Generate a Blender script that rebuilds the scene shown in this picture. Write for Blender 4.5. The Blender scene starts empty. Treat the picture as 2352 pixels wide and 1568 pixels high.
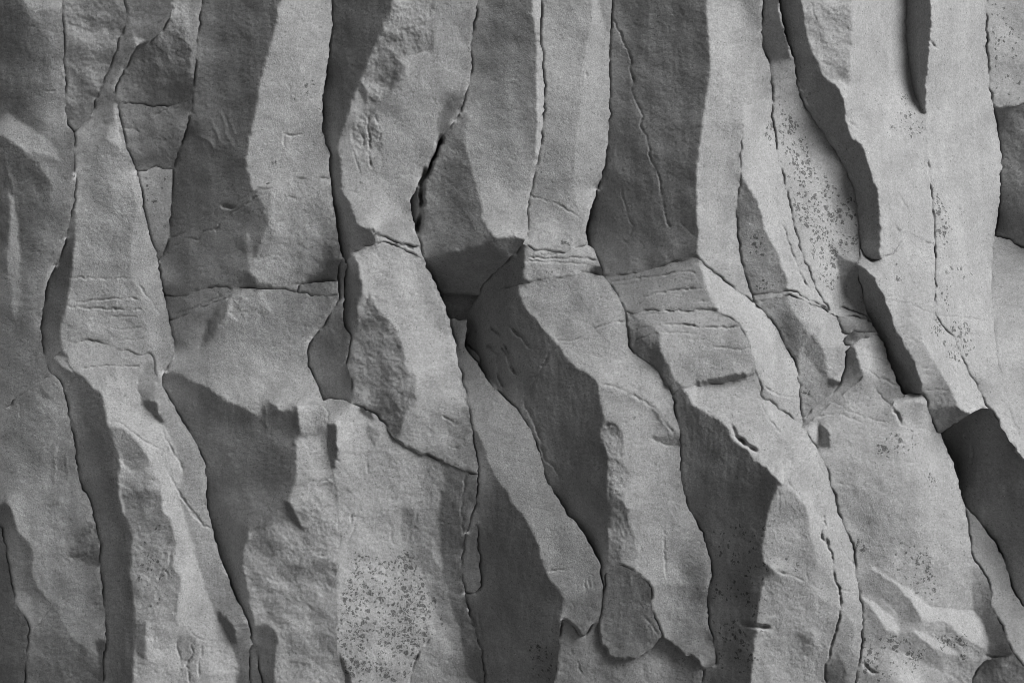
import bpy, math, random
import numpy as np

# ------------------------------------------------------------------ camera, sky, sun, exposure
S = 7.0 / 2352.0            # metres of cliff per traced unit
ZC = 4.2                    # height of the middle of the picture above the beach
D = 13.6                    # camera distance
C = bpy.context.scene.collection
cam_d = bpy.data.cameras.new("camera")
cam_d.sensor_width = 36.0
cam_d.lens = 36.0 * D / 7.0
cam_d.clip_end = 2000.0
cam = bpy.data.objects.new("camera", cam_d)
cam.location = (0.0, -D, ZC)
cam.rotation_euler = (math.radians(90), 0, 0)
C.objects.link(cam)
bpy.context.scene.camera = cam

LIGHT = np.array([0.64, 0.50, 0.58])     # towards the light: right, out of the cliff, up
LIGHT = LIGHT / np.linalg.norm(LIGHT)
sun_dir = (LIGHT[0], -LIGHT[1], LIGHT[2])
elev = math.asin(sun_dir[2])
azim = math.atan2(sun_dir[0], sun_dir[1])
world = bpy.data.worlds.new("World")
bpy.context.scene.world = world
world.use_nodes = True
wn, wl = world.node_tree.nodes, world.node_tree.links
sky = wn.new("ShaderNodeTexSky")
sky.sky_type = 'NISHITA'
sky.sun_disc = False
sky.sun_elevation = elev
sky.sun_rotation = azim
bw = wn.new("ShaderNodeRGBToBW")         # a black and white photograph: neutral daylight
wl.new(sky.outputs[0], bw.inputs[0])
wl.new(bw.outputs[0], wn["Background"].inputs[0])
wn["Background"].inputs[1].default_value = 0.05
sun_d = bpy.data.lights.new("sun", 'SUN')
sun_d.energy = 5.0
sun_d.angle = math.radians(34)
sun = bpy.data.objects.new("sun", sun_d)
from mathutils import Vector
sun.rotation_euler = Vector(sun_dir).to_track_quat('Z', 'Y').to_euler()
sun.location = (6, -8, 12)
C.objects.link(sun)
vs = bpy.context.scene.view_settings
vs.view_transform = 'Standard'
vs.look = 'None'
vs.gamma = 1.0
vs.use_curve_mapping = False
EXPOSURE = 0.0
vs.exposure = EXPOSURE

bpy.context.scene.render.engine = 'CYCLES'
bpy.context.scene.cycles.filter_width = 0.85

# ---------------------------------------------------------------- tracing of the cliff face
# Points are read off the photograph in sixteen overlapping windows (a..d across, 1..4 down).
L1 = "a1 485,-90 485,0 490,150 500,240 503,480 512,700 515,880 525,965 580,1040 582,1200 576,1350 586,1460 a2 583,0 590,190 575,310 555,430 530,560 490,680 450,790 395,880 365,970 340,1130 325,1230 325,1370 335,1480 a3 325,150 345,250 375,330 410,385 470,440 500,520 520,600 540,740 570,850 590,1000 605,1130 630,1260 a4 690,110 720,210 745,300 765,400 785,480 775,600 785,700 800,780 805,930 825,1020 830,1150 835,1200 815,1300 805,1450 800,1568 800,1660"
E3 = "a2 1245,800 1255,900 1290,1050 1310,1180 1335,1290 1360,1400 1362,1510 a3 1360,250 1300,350 1270,410 1268,455 1300,530 1350,610 1390,690 1450,790 1510,880 1565,990 1605,1080 1615,1200 1618,1330 a4 1620,150 1640,260 1670,370 1700,480 1720,580 1760,670 1800,760 1850,900 1900,1000 1950,1100 1970,1230 1985,1255 1960,1300 1950,1400 1960,1500 1970,1568 1970,1660"
L4 = "a1 1582,-90 1580,0 1570,100 1555,250 1535,450 1515,640 1508,780 1490,880 1440,1060 1390,1220 1357,1340 1345,1500 a2 1350,200 1335,400 1325,560 1300,650 1260,750 " + E3
L45 = "b2 718,740 690,830 680,900 700,1060 640,1160 590,1260 500,1365 455,1440 445,1500 460,1568 b3 460,265 450,320 490,390 540,490 563,580 600,680 605,760 605,900 615,1030 640,1130 665,1195 660,1240 b4 690,260 700,440 705,620 680,720 660,850 670,1000 680,1150 690,1330 720,1430 750,1568 760,1660"
L5 = "b1 640,-90 640,0 645,120 635,280 610,500 580,680 567,830 570,950 580,1090 620,1180 625,1300 b2 620,0 630,180 650,300 670,430 685,560 710,660 " + L45
L6 = "b1 1790,-90 1785,0 1770,130 1750,180 1735,350 1732,520 1725,620 1700,720 1650,880 1580,980 1530,1040 1480,1100 1450,1200 1380,1350 b2 1340,130 1290,230 1257,310 1265,380 1290,480 1310,580 1335,640 1355,750 1390,820 1430,900 1480,1010 1520,1110 1560,1230 1600,1390 1620,1500 b3 1600,120 1640,320 1680,470 1710,640 1730,750 1745,830 1750,900 1770,1000 1780,1100 1783,1250 1770,1400 b4 1745,215 1715,320 1685,430 1675,560 1670,750 1690,900 1705,980 1730,1080 1780,1220 1810,1310 1830,1450 1840,1568 1850,1660"
L7 = "c1 325,-90 325,0 315,150 320,320 335,480 345,740 330,1050 300,1230 265,1390 235,1520 c2 235,220 215,400 210,600 b2 2165,600 2050,740 1950,830 1870,910 1800,1000 1790,1040 1760,1100 1700,1200 1695,1360 1680,1440 b3 1680,170 1710,215 1750,270 1800,315 1820,360 1900,480 2000,570 2080,650 2150,740 2220,880 2270,1000 2300,1130 c3 330,1100 385,1250 450,1360 530,1480 c4 530,240 650,390 750,560 780,630 795,780 800,850 790,1000 770,1090 720,1100 680,1180 630,1205 560,1110 490,1060 470,1150 460,1300 440,1450 420,1568 400,1660"
L8 = "c1 878,-90 875,0 870,250 855,450 860,700 855,950 845,1130 820,1270 790,1420 c2 780,160 740,270 710,400 680,480 675,540 690,630 745,700 770,770 800,830 800,890 845,930 900,1010 950,1100 985,1190 990,1260 1000,1330 1005,1440 1060,1500 c3 1130,265 1240,360 1280,440 1330,510 1352,550 1360,650 1400,790 1415,900 1410,1050 1420,1170 1440,1290 1480,1440 c4 1510,260 1570,360 1620,500 1650,620 1660,720 1630,830 1620,950 1630,1080 1680,1280 1685,1420 1590,1470 1580,1568 1580,1660"
L85 = "c1 2160,700 2130,740 2020,790 1895,870 1905,1000 1885,1200 1885,1390 c2 1885,130 1860,280 1850,400 1855,540 1880,720 1920,900 1975,1060 2000,1095 d2 330,1190 400,1280 470,1410 530,1540 d3 540,250 580,360 585,450 595,600 607,720 612,800"
L9 = "d1 300,-90 300,0 300,200 303,380 350,490 370,650 378,740 372,860 385,1000 410,1150 440,1280 465,1400 d2 480,180 510,320 540,450 580,620 640,800 690,900 720,990 770,1070 830,1160 880,1240 920,1330 945,1400 d3 945,250 940,350 900,460 850,530 760,590 680,660 612,730 612,800 640,830 720,950 770,1050 820,1180 850,1300 d4 870,100 880,200 930,300 980,420 1010,530 1030,680 1060,870 1085,1000 1085,1150 1070,1300 1050,1450 1020,1568 1010,1660"
L10 = "d1 425,-90 430,0 480,280 540,450 570,650 600,780 700,930 800,1080 900,1240 980,1380 d2 960,90 1010,200 1040,320 1060,470 1062,680 1040,790 1060,900 1090,1050 1100,1130 1180,1290 1230,1400 d3 1240,120 1300,300 1350,430 1400,540 1560,545 1600,660 1640,780 1672,845"
R7 = "c2 150,955 160,1060 220,1170 300,1250 360,1330 430,1400 480,1470 c3 480,180 540,280 620,350 700,400 760,450 775,560 800,650 820,750 795,830 800,900 830,970 848,1050 840,1250 842,1400 c4 845,200 840,500 825,700 805,850"
RB = " F 2700,1750 2700,-150"          # far right corner, closes a region right of a line
BOT = " F 2700,1750 -200,1750"

# blocks, painted in order: key, region, only over these earlier blocks ('' = over all), preferred step in depth
BLOCKS = [
 ('c1a', "F -200,-150 -200,1750" + RB, '', 0),
 ('c1b', "a3 -120,760 0,675 130,575 250,480 400,385 460,380 1200,700" + BOT, 'c1a', 2),
 ('c0', "a4 -90,330 0,340 20,400 70,700 120,930 215,1090 205,1350 185,1568 185,1700 -90,1700", 'c1b', -10),
 ('c3a', L1 + RB, '', 0),
 ('c3b', "a3 340,330 380,320 437,240 500,190 610,140 700,125 790,135 850,165 930,195 1040,215 1120,235 1160,225 1195,250 1215,380 1250,455 1400,470" + BOT, 'c3a', 0),
 ('c2', "a1 440,-90 960,-90 965,0 1000,140 960,240 880,470 790,680 720,880 620,1010 582,1040 440,1100", 'c3a', -14),
 ('c35a', "a1 1345,-90 1340,0 1340,130 1290,210 1240,270 1150,340 1080,360 1050,400 980,540 920,640 900,740 930,815 1130,820 1200,840 1350,830 1450,800 1700,800 1700,-90", 'c3', -25),
 ('c35b', "a1 900,740 930,815 1130,820 1200,840 1350,830 1450,800 1700,790 1600,1330 1350,1330 1260,1320 1210,1310 1150,1335 1072,1340 1040,1260 1000,1180 960,1000 930,900", 'c3', -18),
 ('c35c', "a2 1060,70 1150,65 1210,45 1260,50 1400,65 1450,700 1245,800 1220,700 1170,560 1130,370 1085,130", 'c3', -12),
 ('c4a', L4 + RB, '', 0),
 ('c4b', "a2 1250,600 1360,585 1400,570 1450,550 1550,470 1680,390 1740,340 1830,340 1900,280 1990,215 2080,207 2150,202 2250,150 b2 230,165 350,135 450,130 530,125 620,135 800,140" + BOT, 'c4a', 0),
 ('c4s', "a2 1250,1050 1350,1050 1450,1045 1530,1010 1620,990 1760,975 1810,1000 1830,985 b2 0,985 200,990 350,1010 360,955 500,935 640,925 700,830 900,740" + BOT, 'c4b', -3),
 ('c4c', "a2 1250,1262 1335,1245 1450,1195 1600,1130 1770,1070 1830,1020 1900,997 2000,987 2180,1002 b2 180,1000 350,1022 450,1032 600,1042 700,1052 900,1060" + BOT, 'c4s', 0),
 ('w4', "a4 1985,1255 2010,1280 2020,1400 2045,1568 2050,1660 1965,1660 1965,1568 1950,1400 1960,1300", '', 3),
 ('c5c', L5 + RB, '', 0),
 ('c45', "b2 718,740 760,800 740,900 735,1100 722,1220 745,1300 785,1345 b3 785,80 775,190 765,260 770,360 795,420 797,610 720,587 650,577 555,584 480,480 300,330 420,60 b2 600,1000", 'c5', -22),
 ('c5b', "b2 600,560 800,710 880,672 970,641 1030,626 1150,664 1260,714 1350,760 2000,1000 b3 1850,1160 1783,1163 1740,1170 1660,1130 1570,1095 1470,1055 1330,1005 1230,960 1150,905 1110,860 1050,770 970,690 870,650 797,610 700,500 700,0 b2 722,1220 735,1100 740,900 730,800", 'c5', 8),
 ('c5a', "b1 400,-90 2300,-90 b2 2200,0 1500,690 1335,680 1220,650 1080,600 985,545 970,640 870,672 800,710 735,860 690,830 500,700 400,0", 'c5', 0),
 ('c5s', "b2 985,548 1080,600 1220,650 1500,680 1500,775 1350,758 1260,712 1150,662 1060,630 975,640", 'c5', 0),
 ('st4', "b2 370,985 385,955 500,945 640,935 655,965 690,1000 690,1035 580,1045 460,1040 440,1025 370,1025", '', 6),
 ('c6b', L6 + RB, '', 0),
 ('c6a', "b1 900,-90 2700,-90 b2 2700,500 2165,600 2050,740 1950,830 1870,910 1800,1000 1792,1036 1500,1036 1300,1036", 'c6b', 0),
 ('c6r', "b2 1400,1030 1792,1034 1900,1080 1700,1236 1565,1232 1400,1300", 'c6b', -45),
 ('fl6', "b4 1700,380 1785,335 1787,530 1805,690 1805,800 1762,866 1685,862 1660,750 1660,560", '', 3),
 ('c7b', L7 + RB, '', 0),
 ('c7a', "c1 100,-90 1100,-90 c2 1100,500 690,648 560,675 500,716 340,688 260,697 200,640 100,640", 'c7b', 0),
 ('c7j', "c2 200,640 260,697 340,688 500,716 560,675 690,648 900,650 900,800 805,895 760,880 650,860 560,893 370,916 220,938 b2 2100,965 2000,985 1900,1040 1800,1120 1700,1200 1600,1100 2165,600", 'c7b', 3),
 ('ch7', "b3 1700,140 1730,180 1800,260 1803,312 1750,270 1710,215 1683,180", '', 4),
 ('c7e', "c4 770,1090 720,1100 680,1180 630,1205 560,1110 490,1060 400,1100 300,1700 1700,1700 1590,1470 1560,1420 1500,1360 1430,1330 1360,1280 1270,1215 1225,1165 1100,1100", 'c7b', -22),
 ('c7l', "c4 830,720 860,690 950,650 1060,700 1120,730 1165,790 1185,870 1200,990 1230,1100 1270,1190 1225,1240 1180,1310 1080,1360 940,1385 840,1360 825,1300 785,1230 770,1100 790,1000 805,850", '', 0),
 ('c8a', L8 + RB, '', 0),
 ('c8b', "c2 600,905 800,895 860,890 1000,880 1150,845 1300,800 1430,770 1530,748 1570,770 1610,812 1700,882 1800,962 1900,1032 1990,1097 2600,1300" + BOT, 'c8a', 1),
 ('c8c', "c2 800,1150 985,1170 1040,1190 1130,1165 1250,1165 1300,1150 1700,1163 1740,1190 1860,1262 1940,1400 c3 1965,180 1990,260 2005,370 2030,430 2060,640 2130,750 d3 370,760 440,850 500,940 612,1000" + BOT, 'c8b', 1),
 ('c8d', "c3 1200,560 1355,545 1410,490 1500,478 1700,462 1880,422 2010,378 2030,430 2040,545 2080,680 2150,790 2250,920 d3 500,940 560,980 700,960 900,900" + BOT, 'c8c', 1),
 ('c8d', "d3 290,565 390,620 470,688 640,800 760,1000 1000,1600 900,1600 560,1000 500,940 440,850 370,760 310,660", 'c8', 1),
 ('c85a', L85 + RB, '', 0),
 ('c85s', "d2 150,1050 215,1045 350,1030 490,1010 560,1025 700,1090 820,1160 900,1200 900,1500" + BOT, 'c85a', 0),
 ('c85b', "d2 150,1100 240,1090 380,1070 510,1045 620,1080 750,1140 825,1178 900,1200" + BOT, 'c85s', 0),
 ('c9', L9 + RB, '', -4),
 ('s9a', "d2 832,1162 870,1140 1000,1165 1100,1200 1150,1245 1000,1203 880,1197", '', 4),
 ('s9b', "d2 880,1200 1000,1206 1120,1235 1200,1300 1150,1325 1000,1332 928,1342 908,1280", '', 2),
 ('s9c', "d2 943,1372 1000,1335 1100,1332 1150,1355 1080,1382 1000,1412 955,1440 945,1420", '', -4),
 ('c12b', "d3 612,800 690,745 800,640 900,560 980,500 1000,300 1010,140 1060,130 1330,590 1470,530 1560,545 1600,690 1640,780 1700,890 1750,990 1810,1110 1840,1240 1870,1380 1890,1480 d4 1840,0 1870,120 1895,220 1910,330 1930,430 1945,530 1955,600 2000,650 2060,750 2090,850 2100,970 2170,1110 2210,1200 2260,1330 2260,1800 500,1800 L9END", 'c9', 4),
 ('c12a', "d3 945,300 955,200 1000,150 1012,140 1150,90 1190,85 1240,180 1300,320 1400,550 1333,592 1328,640 1250,580 1150,450 1090,385 1070,440 980,500 900,570 800,650 690,745 620,805 612,740 760,590 900,470", 'c9 c12', 0),
 ('c10a', L10 + " d3 2000,655 1990,560 1960,500 1940,410 2100,0" + " F 2700,700 2700,-150", '', 2),
 ('c10b', "d2 1000,690 1062,682 1160,765 1222,765 1260,750 1340,680 1400,600 1480,560 1700,700 1655,1193 1560,1150 1480,1110 1700,1200 2000,1300 d3 2000,300 2000,660 1672,845 1400,600 1100,300", 'c10a', 1),
 ('c11', "d1 1425,-90 1425,0 1430,350 1455,550 1480,700 1530,820 1582,930 1590,1200 d2 1600,0 1640,400 1650,780 1660,1190 1720,1300 d3 1800,100 1880,280 1940,410 2000,500 2050,620 2120,700 2180,800 2250,920 2310,1020 2360,1090" + RB, '', 0),
 ('c13a', "d1 2057,-90 2055,0 2050,250 2065,500 2085,700 2112,870 2200,850 2352,815 2500,800 2500,-90", '', -10),
 ('c13b', "d1 2112,872 2200,852 2352,817 2500,800 d2 2500,730 2352,680 2250,610 2120,575 2140,480 2160,250 2170,100 2172,0 d1 2165,1400 2170,1200 2150,1080 2120,900", '', -16),
 ('c13c', "d2 2122,575 2250,610 2352,680 2500,720 d3 2500,800 2352,900 2240,690 2200,500 2160,350 2130,150 d2 2118,1270 2105,1100 2095,900 2105,700", '', -12),
 ('c14', "d3 1700,850 1830,760 1960,680 2000,658 2060,682 2112,695 2180,800 2250,920 2310,1020 2360,1100 2500,1250 d4 2500,1100 2352,980 2310,910 2250,810 2230,700 2190,590 2150,510 2100,440 2000,310 1950,240 1895,190 1840,0 d3 1840,1240 1810,1110 1750,990", 'c10 c11 c9 c13', -95),
 ('c15', "d4 1895,190 1950,240 2000,310 2100,440 2150,510 2190,590 2230,700 2250,810 2310,910 2352,980 2500,1100 2500,1600 2260,1330 2210,1200 2170,1110 2100,970 2090,850 2060,750 2000,650 1950,590 1930,430 1910,330", '', -80),
 ('c16', "d4 1900,1660 1940,1568 1970,1480 2030,1400 2100,1375 2260,1340 2352,1440 2500,1560 2500,1700", '', -14),
]
for _i, _b in enumerate(BLOCKS):
    if 'L9END' in _b[1]:
        BLOCKS[_i] = (_b[0], _b[1].replace('L9END', "d4 1020,1660 1020,1568 1050,1450 1070,1300 1085,1150 1085,1000 1060,870 1030,680 1010,530 980,420 930,300 880,200 870,100 d3 850,1300 820,1180 770,1050 720,950 640,830"), _b[2], _b[3])

# facets: block key prefix, region ('*' = the whole block), how light each place is (x,y:value), roughness, lean direction
FACETS = [
 # ---- left edge column
 ('c1a','*',"a1 50,300:61 140,300:64 240,300:72 310,500:80 430,300:116 475,600:124 420,850:120 150,850:74 250,700:82 300,40:122 110,100:64 20,700:70 a2 50,500:68 300,300:84 430,200:112 300,700:86 450,600:106 250,1000:94 200,1300:84 280,1300:98 380,800:98 a3 100,300:90 250,250:94 60,550:90",1,None),
 ('c1a',"a1 -90,960 0,930 60,880 160,960 330,1060 450,1180 460,1260 330,1200 220,1200 100,1120 0,1050 -90,1000","a1 100,1000:132 300,1150:124 0,980:122",1,(.5,-.86)),
 ('c1a',"a1 -90,1060 0,1060 110,1130 220,1220 330,1330 400,1460 390,1568 a2 330,300 200,330 0,300 -90,300","a1 50,1300:76 200,1400:80",1.3,None),
 ('c1a',"a1 200,-90 470,-90 480,40 400,70 300,75 230,40 180,0","a1 350,20:132",.7,(.5,-.86)),
 ('c1a',"a1 230,80 330,90 400,110 390,190 300,170 250,140","a1 300,130:105",.8,None),
 ('c1a',"a2 70,205 95,260 130,380 150,600 160,930 175,1100 100,1220 90,950 60,900 60,640 80,450","a2 110,500:118 100,800:118 120,1000:100",1.2,None),
 ('c1b','*',"a3 400,520:114 250,700:98 400,700:118 100,850:94 200,1100:100 500,1000:94 300,1400:114 450,500:110 200,620:92 a4 400,100:106 200,300:118 650,200:103 400,380:112",1,None),
 ('c1b',"a3 300,460 420,580 330,560","a3 360,540:90",1,None),
 ('c1b',"a4 600,400 690,320 745,300 770,420 790,520 780,650 640,640 520,560 560,480","a4 650,450:88 650,560:80 740,600:72",2.2,None),
 ('c1b',"a4 260,540 350,505 480,510 530,580 700,640 790,700 800,950 830,1050 835,1200 760,1240 740,1330 600,1240 500,1100 430,950 380,900 290,790 255,680","a4 400,650:112 600,700:99 400,800:108 600,1000:102 700,1200:103 760,900:90 480,900:104",1,None),
 ('c1b',"a4 45,130 110,260 130,380 230,470 260,560 255,690 290,790 380,910 430,950 330,1100 230,1185 215,1090 120,930 70,700 20,400 0,340 -90,250","a4 60,260:72 150,500:88 150,650:86 330,850:86 320,980:98 60,450:80",1.3,None),
 ('c1b',"a4 105,850 170,840 240,900 255,960 200,1060 140,950","a4 180,900:108",1,None),
 ('c1b',"a4 430,950 500,1100 600,1240 740,1330 800,1420 800,1568 790,1680 150,1680 185,1568 205,1350 225,1190 330,1080","a4 300,1250:88 300,1450:82 500,1400:84 380,1050:94 650,1400:86 650,1520:78 430,1150:92",1.5,None),
 ('c1b',"a4 750,1240 825,1225 815,1300 805,1450 800,1660 770,1660 770,1400","a4 785,1300:62",1,None),
 ('c0','*',"a4 30,700:66 100,1100:70 100,1300:70 60,1450:66 150,1250:74",1.2,None),
 # ---- recessed block top left
 ('c2','*',"a1 600,60:114 750,180:92 700,280:124 650,450:92 850,250:86 600,750:99 750,620:96 600,950:88 900,60:105 560,300:100",2.1,None),
 ('c2',"a1 520,245 700,260 850,240 800,320 700,330 600,300","a1 700,280:128",1,(.4,-.9)),
 # ---- second column
 ('c3a','*',"a1 1150,100:94 1200,250:94 980,400:90 850,600:92 800,750:88 780,900:98 750,1000:114 850,1150:107 900,1350:116 700,1300:104 a2 700,200:114 950,100:136 850,500:114 800,700:120 750,1000:121 700,1200:132 900,1400:130 950,650:112 1000,1250:122",1.1,None),
 ('c3a',"a1 1040,240 1100,300 1150,320 1230,270 1290,210 1270,260 1160,345 1090,385 1050,370","a1 1140,330:128 1060,350:115",1,(.3,-.95)),
 ('c3a',"a1 840,1060 890,960 920,950 955,1110 940,1160 860,1110","a1 890,1050:146",.8,None),
 ('c3a',"a1 895,770 920,900 930,960 905,940 890,860","a1 905,860:138",.8,None),
 ('c3a',"a2 590,250 592,400 582,560 578,750 552,900 537,1050 512,1150 482,1250 472,1350 482,1430 a3 490,170 435,240 390,330 330,340 280,0 a2 300,1100 450,600","a2 500,850:70 430,1200:70 560,500:78 370,1400:72 440,1450:88",.9,None),
 ('c3a',"a2 1035,0 1060,400 1030,560 1025,700 1040,850 1070,1000 1110,1180 1160,1330 1172,1450 a3 1195,260 1215,380 1250,455 1280,470 1400,300 a2 1420,1200 1300,700 1150,300 1085,0","a2 1050,150:150 1090,450:142 1100,700:143 1150,950:134 1220,1130:124 1220,1400:148 1290,1200:112 1310,1400:124 1180,800:130 a3 1280,300:120 1250,380:128",.5,None),
 ('c3a',"a1 1020,1200 1040,1260 1075,1400 1105,1568 1060,1568 1035,1400","a1 1060,1400:152",.7,None),
 ('c3b','*',"a3 700,250:143 1000,300:130 800,400:150 950,500:155 900,320:138 1000,650:160 1100,800:160 1050,450:140",1,None),
 ('c3b',"a3 300,300 430,280 470,200 510,230 560,350 620,380 690,430 720,480 800,550 820,640 840,740 850,790 870,850 900,930 920,1000 945,1100 930,1200 935,1330 a4 960,200 1000,300 1030,420 1030,560 1025,700 1035,850 1060,1000 1055,1200 1050,1350 1045,1680 700,1680 700,1000 600,300","a3 650,600:80 560,450:76 750,900:72 700,750:75 800,1300:68 650,1100:76 480,350:80 a4 850,500:70 900,800:69 900,1200:68 950,1450:66 850,1100:74",.9,None),
 ('c3b',"a3 440,250 500,240 540,330 580,370 520,350 470,310","a3 510,290:118",1,None),
 ('c3b',"a3 1090,400 1190,260 1220,480 1215,580 1110,590 1085,500","a3 1150,480:117",.8,None),
 ('c3b',"a3 1110,595 1225,585 1260,660 1320,740 1270,765 1220,720 1150,650","a3 1180,620:72 1270,720:70",1.5,(0.6,-.8)),
 ('c3b',"a3 1268,455 1300,530 1390,690 1510,880 1605,1080 1618,1330 a4 1640,260 1720,580 1850,900 1970,1230 1985,1260 1960,1300 1950,1680 1850,1680 1860,1450 1830,1320 1810,1260 1780,1180 1700,1050 1640,900 1590,750 1540,600 1480,350 1400,120 a3 1440,1150 1380,980 1320,830 1260,720 1225,590 1220,480","a3 1300,700:138 1450,900:128 1500,1100:121 1550,1300:124 1400,900:135 a4 1600,450:130 1700,700:116 1750,900:106 1850,1050:110 1650,850:120 1900,1150:100 1880,1400:94 1900,1550:90",.7,None),
 ('c3b',"a4 1690,1000 1780,1060 1840,1150 1850,1260 1815,1240 1750,1120","a4 1790,1130:56",.8,(1,.2)),
 ('c3b',"a3 850,790 960,820 1050,890 1130,970 1180,1080 1100,1130 1000,1110 930,1010","a3 1050,1000:100 950,900:108 1100,1080:112",1,None),
 ('c3b',"a3 945,1110 1100,1135 1240,1200 1270,1280 1150,1285 950,1340 930,1200","a3 1050,1200:122",1.5,None),
 ('c3b',"a3 950,1340 1150,1285 1260,1290 1270,1450 1330,1500 a4 1350,370 1370,450 1370,560 1350,640 1420,760 1400,900 1370,1080 1060,1100 1060,1000 1035,850 1025,700 1030,420 1000,300","a3 1100,1400:95 1200,1500:98 a4 1150,400:110 1150,600:117 1200,800:118 1200,950:110 1100,1000:124 1320,600:112",1.7,None),
 ('c3b',"a4 1060,1090 1360,1080 1500,1000 1600,1150 1750,1180 1800,1260 1830,1330 1870,1450 1820,1680 1040,1680","a4 1300,1200:142 1700,1350:150 1450,1350:126 1250,1400:148 1500,1500:130 1150,1500:140 1600,1300:132 1100,1450:110 1750,1500:146",1.6,None),
 ('c3b',"a4 1057,1095 1145,1095 1140,1370 1060,1330","a4 1100,1180:88",1.2,None),
 ('c3b',"a4 1395,1220 1500,1200 1540,1240 1500,1400 1400,1400","a4 1450,1300:112",1.3,None),
 ('c3b',"a3 900,600 950,650 1150,900 1280,1080 1400,1350 a4 1480,350 1540,600 1590,750 1640,900 1720,1080 1780,1180 1700,1230 1560,1200 1500,1120 1380,1050 1420,850 1450,650 1440,450 1380,420 1340,270 1270,230 1260,20 1300,0 a3 1230,1200 1180,1080 1100,930 930,740","a3 1150,900:166 1300,1150:164 a4 1350,330:160 1480,600:167 1450,850:162 1500,1000:150 1430,300:160 1600,1050:146",.7,None),
 # ---- recess between second and third column
 ('c35a','*',"a1 1420,80:134 1400,200:112 1350,350:80 1200,550:68 1350,700:58 1000,680:104 1100,760:82 1100,450:76 1430,450:72",2.1,(.35,-.94)),
 ('c35a',"a1 1500,-90 1590,-90 1580,0 1565,150 1530,500 1510,650 1505,790 1490,480 1485,200","a1 1530,200:116 1510,500:112",.6,None),
 ('c35b','*',"a1 1050,880:104 1250,1000:92 1150,1100:88 1200,1250:76 1030,1150:108 1350,1100:90 1400,900:84",2,None),
 ('c35c','*',"a2 1150,150:124 1250,300:112 1230,500:104 1200,600:96 1280,680:92 1320,200:112",.9,None),
 # ---- third column
 ('c4a','*',"a1 1800,300:76 1950,100:84 1590,200:94 1600,400:104 1580,900:92 1480,1000:58 1450,1250:66 1700,1000:88 1800,1200:72 1600,1400:66 1900,1000:78 1950,500:75 2100,200:78 1700,600:80 a2 1500,250:70 1700,200:84 1900,250:80 1400,400:74",1.2,None),
 ('c4a',"a1 2195,-90 2195,0 2160,200 2100,420 2050,620 2000,880 1970,1030 1935,1180 1930,1270 1950,1380 1985,1480 2000,1568 2700,1568 2700,-90","b1 100,700:138 350,200:148 450,500:140 400,900:131 150,1200:140 500,1200:124 550,300:142 560,600:124 300,1400:138 580,1000:112",.8,None),
 ('c4b','*',"a2 1600,700:88 1450,900:82 1800,800:90 1700,500:85 1290,900:100 1350,1000:76 1380,700:76 1900,400:86 1650,920:90",1.1,None),
 ('c4b',"a2 2000,210 2150,200 2250,150 b2 350,130 620,130 800,160 800,800 500,930 250,1010 150,990 0,985 a2 2190,1000 2040,930 1950,850 1960,860 2020,720 2060,560 2110,480 2050,330","b2 250,300:140 300,600:124 450,300:134 550,400:110 200,850:128 450,700:105 600,600:93 400,850:100 100,700:120 660,700:72",1.3,None),
 ('c4b',"a2 1940,540 1960,560 2010,800 1960,860 1930,650","a2 1965,700:106",1,None),
 ('c4b',"a2 2000,225 2090,210 2130,260 2110,400 2140,470 2090,430 2040,300","a2 2080,300:114",1.2,None),
 ('c4b',"b2 760,740 640,770 580,850 490,910 350,945 360,960 640,945 720,870","b2 600,880:52 680,800:48",1,(0.2,-1)),
 ('c4b',"a2 1880,850 1950,850 2040,930 2190,1000 2050,985 1830,990 1800,1000 1850,930","a2 1950,920:68",1.8,(0.2,-1)),
 ('c4s','*',"a2 1500,1100:90 1700,1030:95 1320,1100:72 1400,1150:84 1800,1000:100",1.2,None),
 ('c4c','*',"a2 1450,1350:88 1390,1400:74 1600,1200:88 2200,1300:110 2000,1400:115 1750,1300:105 b2 300,1200:102 500,1150:104 200,1400:112 400,1350:110 600,1100:92 a3 1600,200:115 1900,150:122 1700,350:128 2100,300:135 2000,450:146 1420,280:112 1900,350:126 b3 300,350:145 400,450:150 150,500:138 480,480:150 300,150:112 100,350:138 400,200:108",1,None),
 ('c4c',"a2 1840,1040 2080,1020 2120,1200 2000,1240 1850,1250 1800,1180","a2 1950,1120:123 1900,1200:112",1.9,None),
 ('c4c',"a2 1790,1070 1770,1190 1700,1300 1640,1380 1580,1440 1640,1250 1700,1150","a2 1720,1200:82",1.2,None),
 ('c4c',"a3 1240,330 1290,350 1420,385 1500,440 1580,460 1650,500 1700,545 1770,580 1850,620 1950,670 2020,710 2070,640 2110,600 2180,650 2230,670 2330,630 b3 370,650 385,760 400,850 365,900 360,1000 370,1150 340,1260 290,1380 a4 2190,200 2150,300 2080,360 1970,370 1940,480 1900,560 1915,700 1940,850 1960,960 1990,1080 2000,1130 1985,1250 1900,1250 1600,600 1600,0 a3 1560,1000 1230,480","a3 1340,450:86 1600,650:75 1800,900:87 1900,1100:84 1750,1250:80 1900,1400:88 2200,900:82 1450,600:85 2100,800:80 2000,1400:94 1700,1050:86 b3 150,850:82 200,1150:80 350,720:70 a4 1800,500:70 1850,700:60 1900,900:60 1960,1050:64 1900,200:84 2050,250:90 1750,300:78",1.3,None),
 ('c4c',"b3 370,630 480,600 570,610 600,680 605,760 605,900 615,1030 640,1130 670,1195 560,1230 480,1240 340,1280 370,1150 360,1000 365,900 400,850 385,760","b3 450,650:141 500,750:135 500,950:139 480,1100:136 530,1180:152 400,1200:128",1.6,None),
 ('c4c',"b3 400,845 480,830 560,800 605,800 605,880 480,900 390,900","b3 450,865:106 570,830:112",1.8,None),
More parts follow.
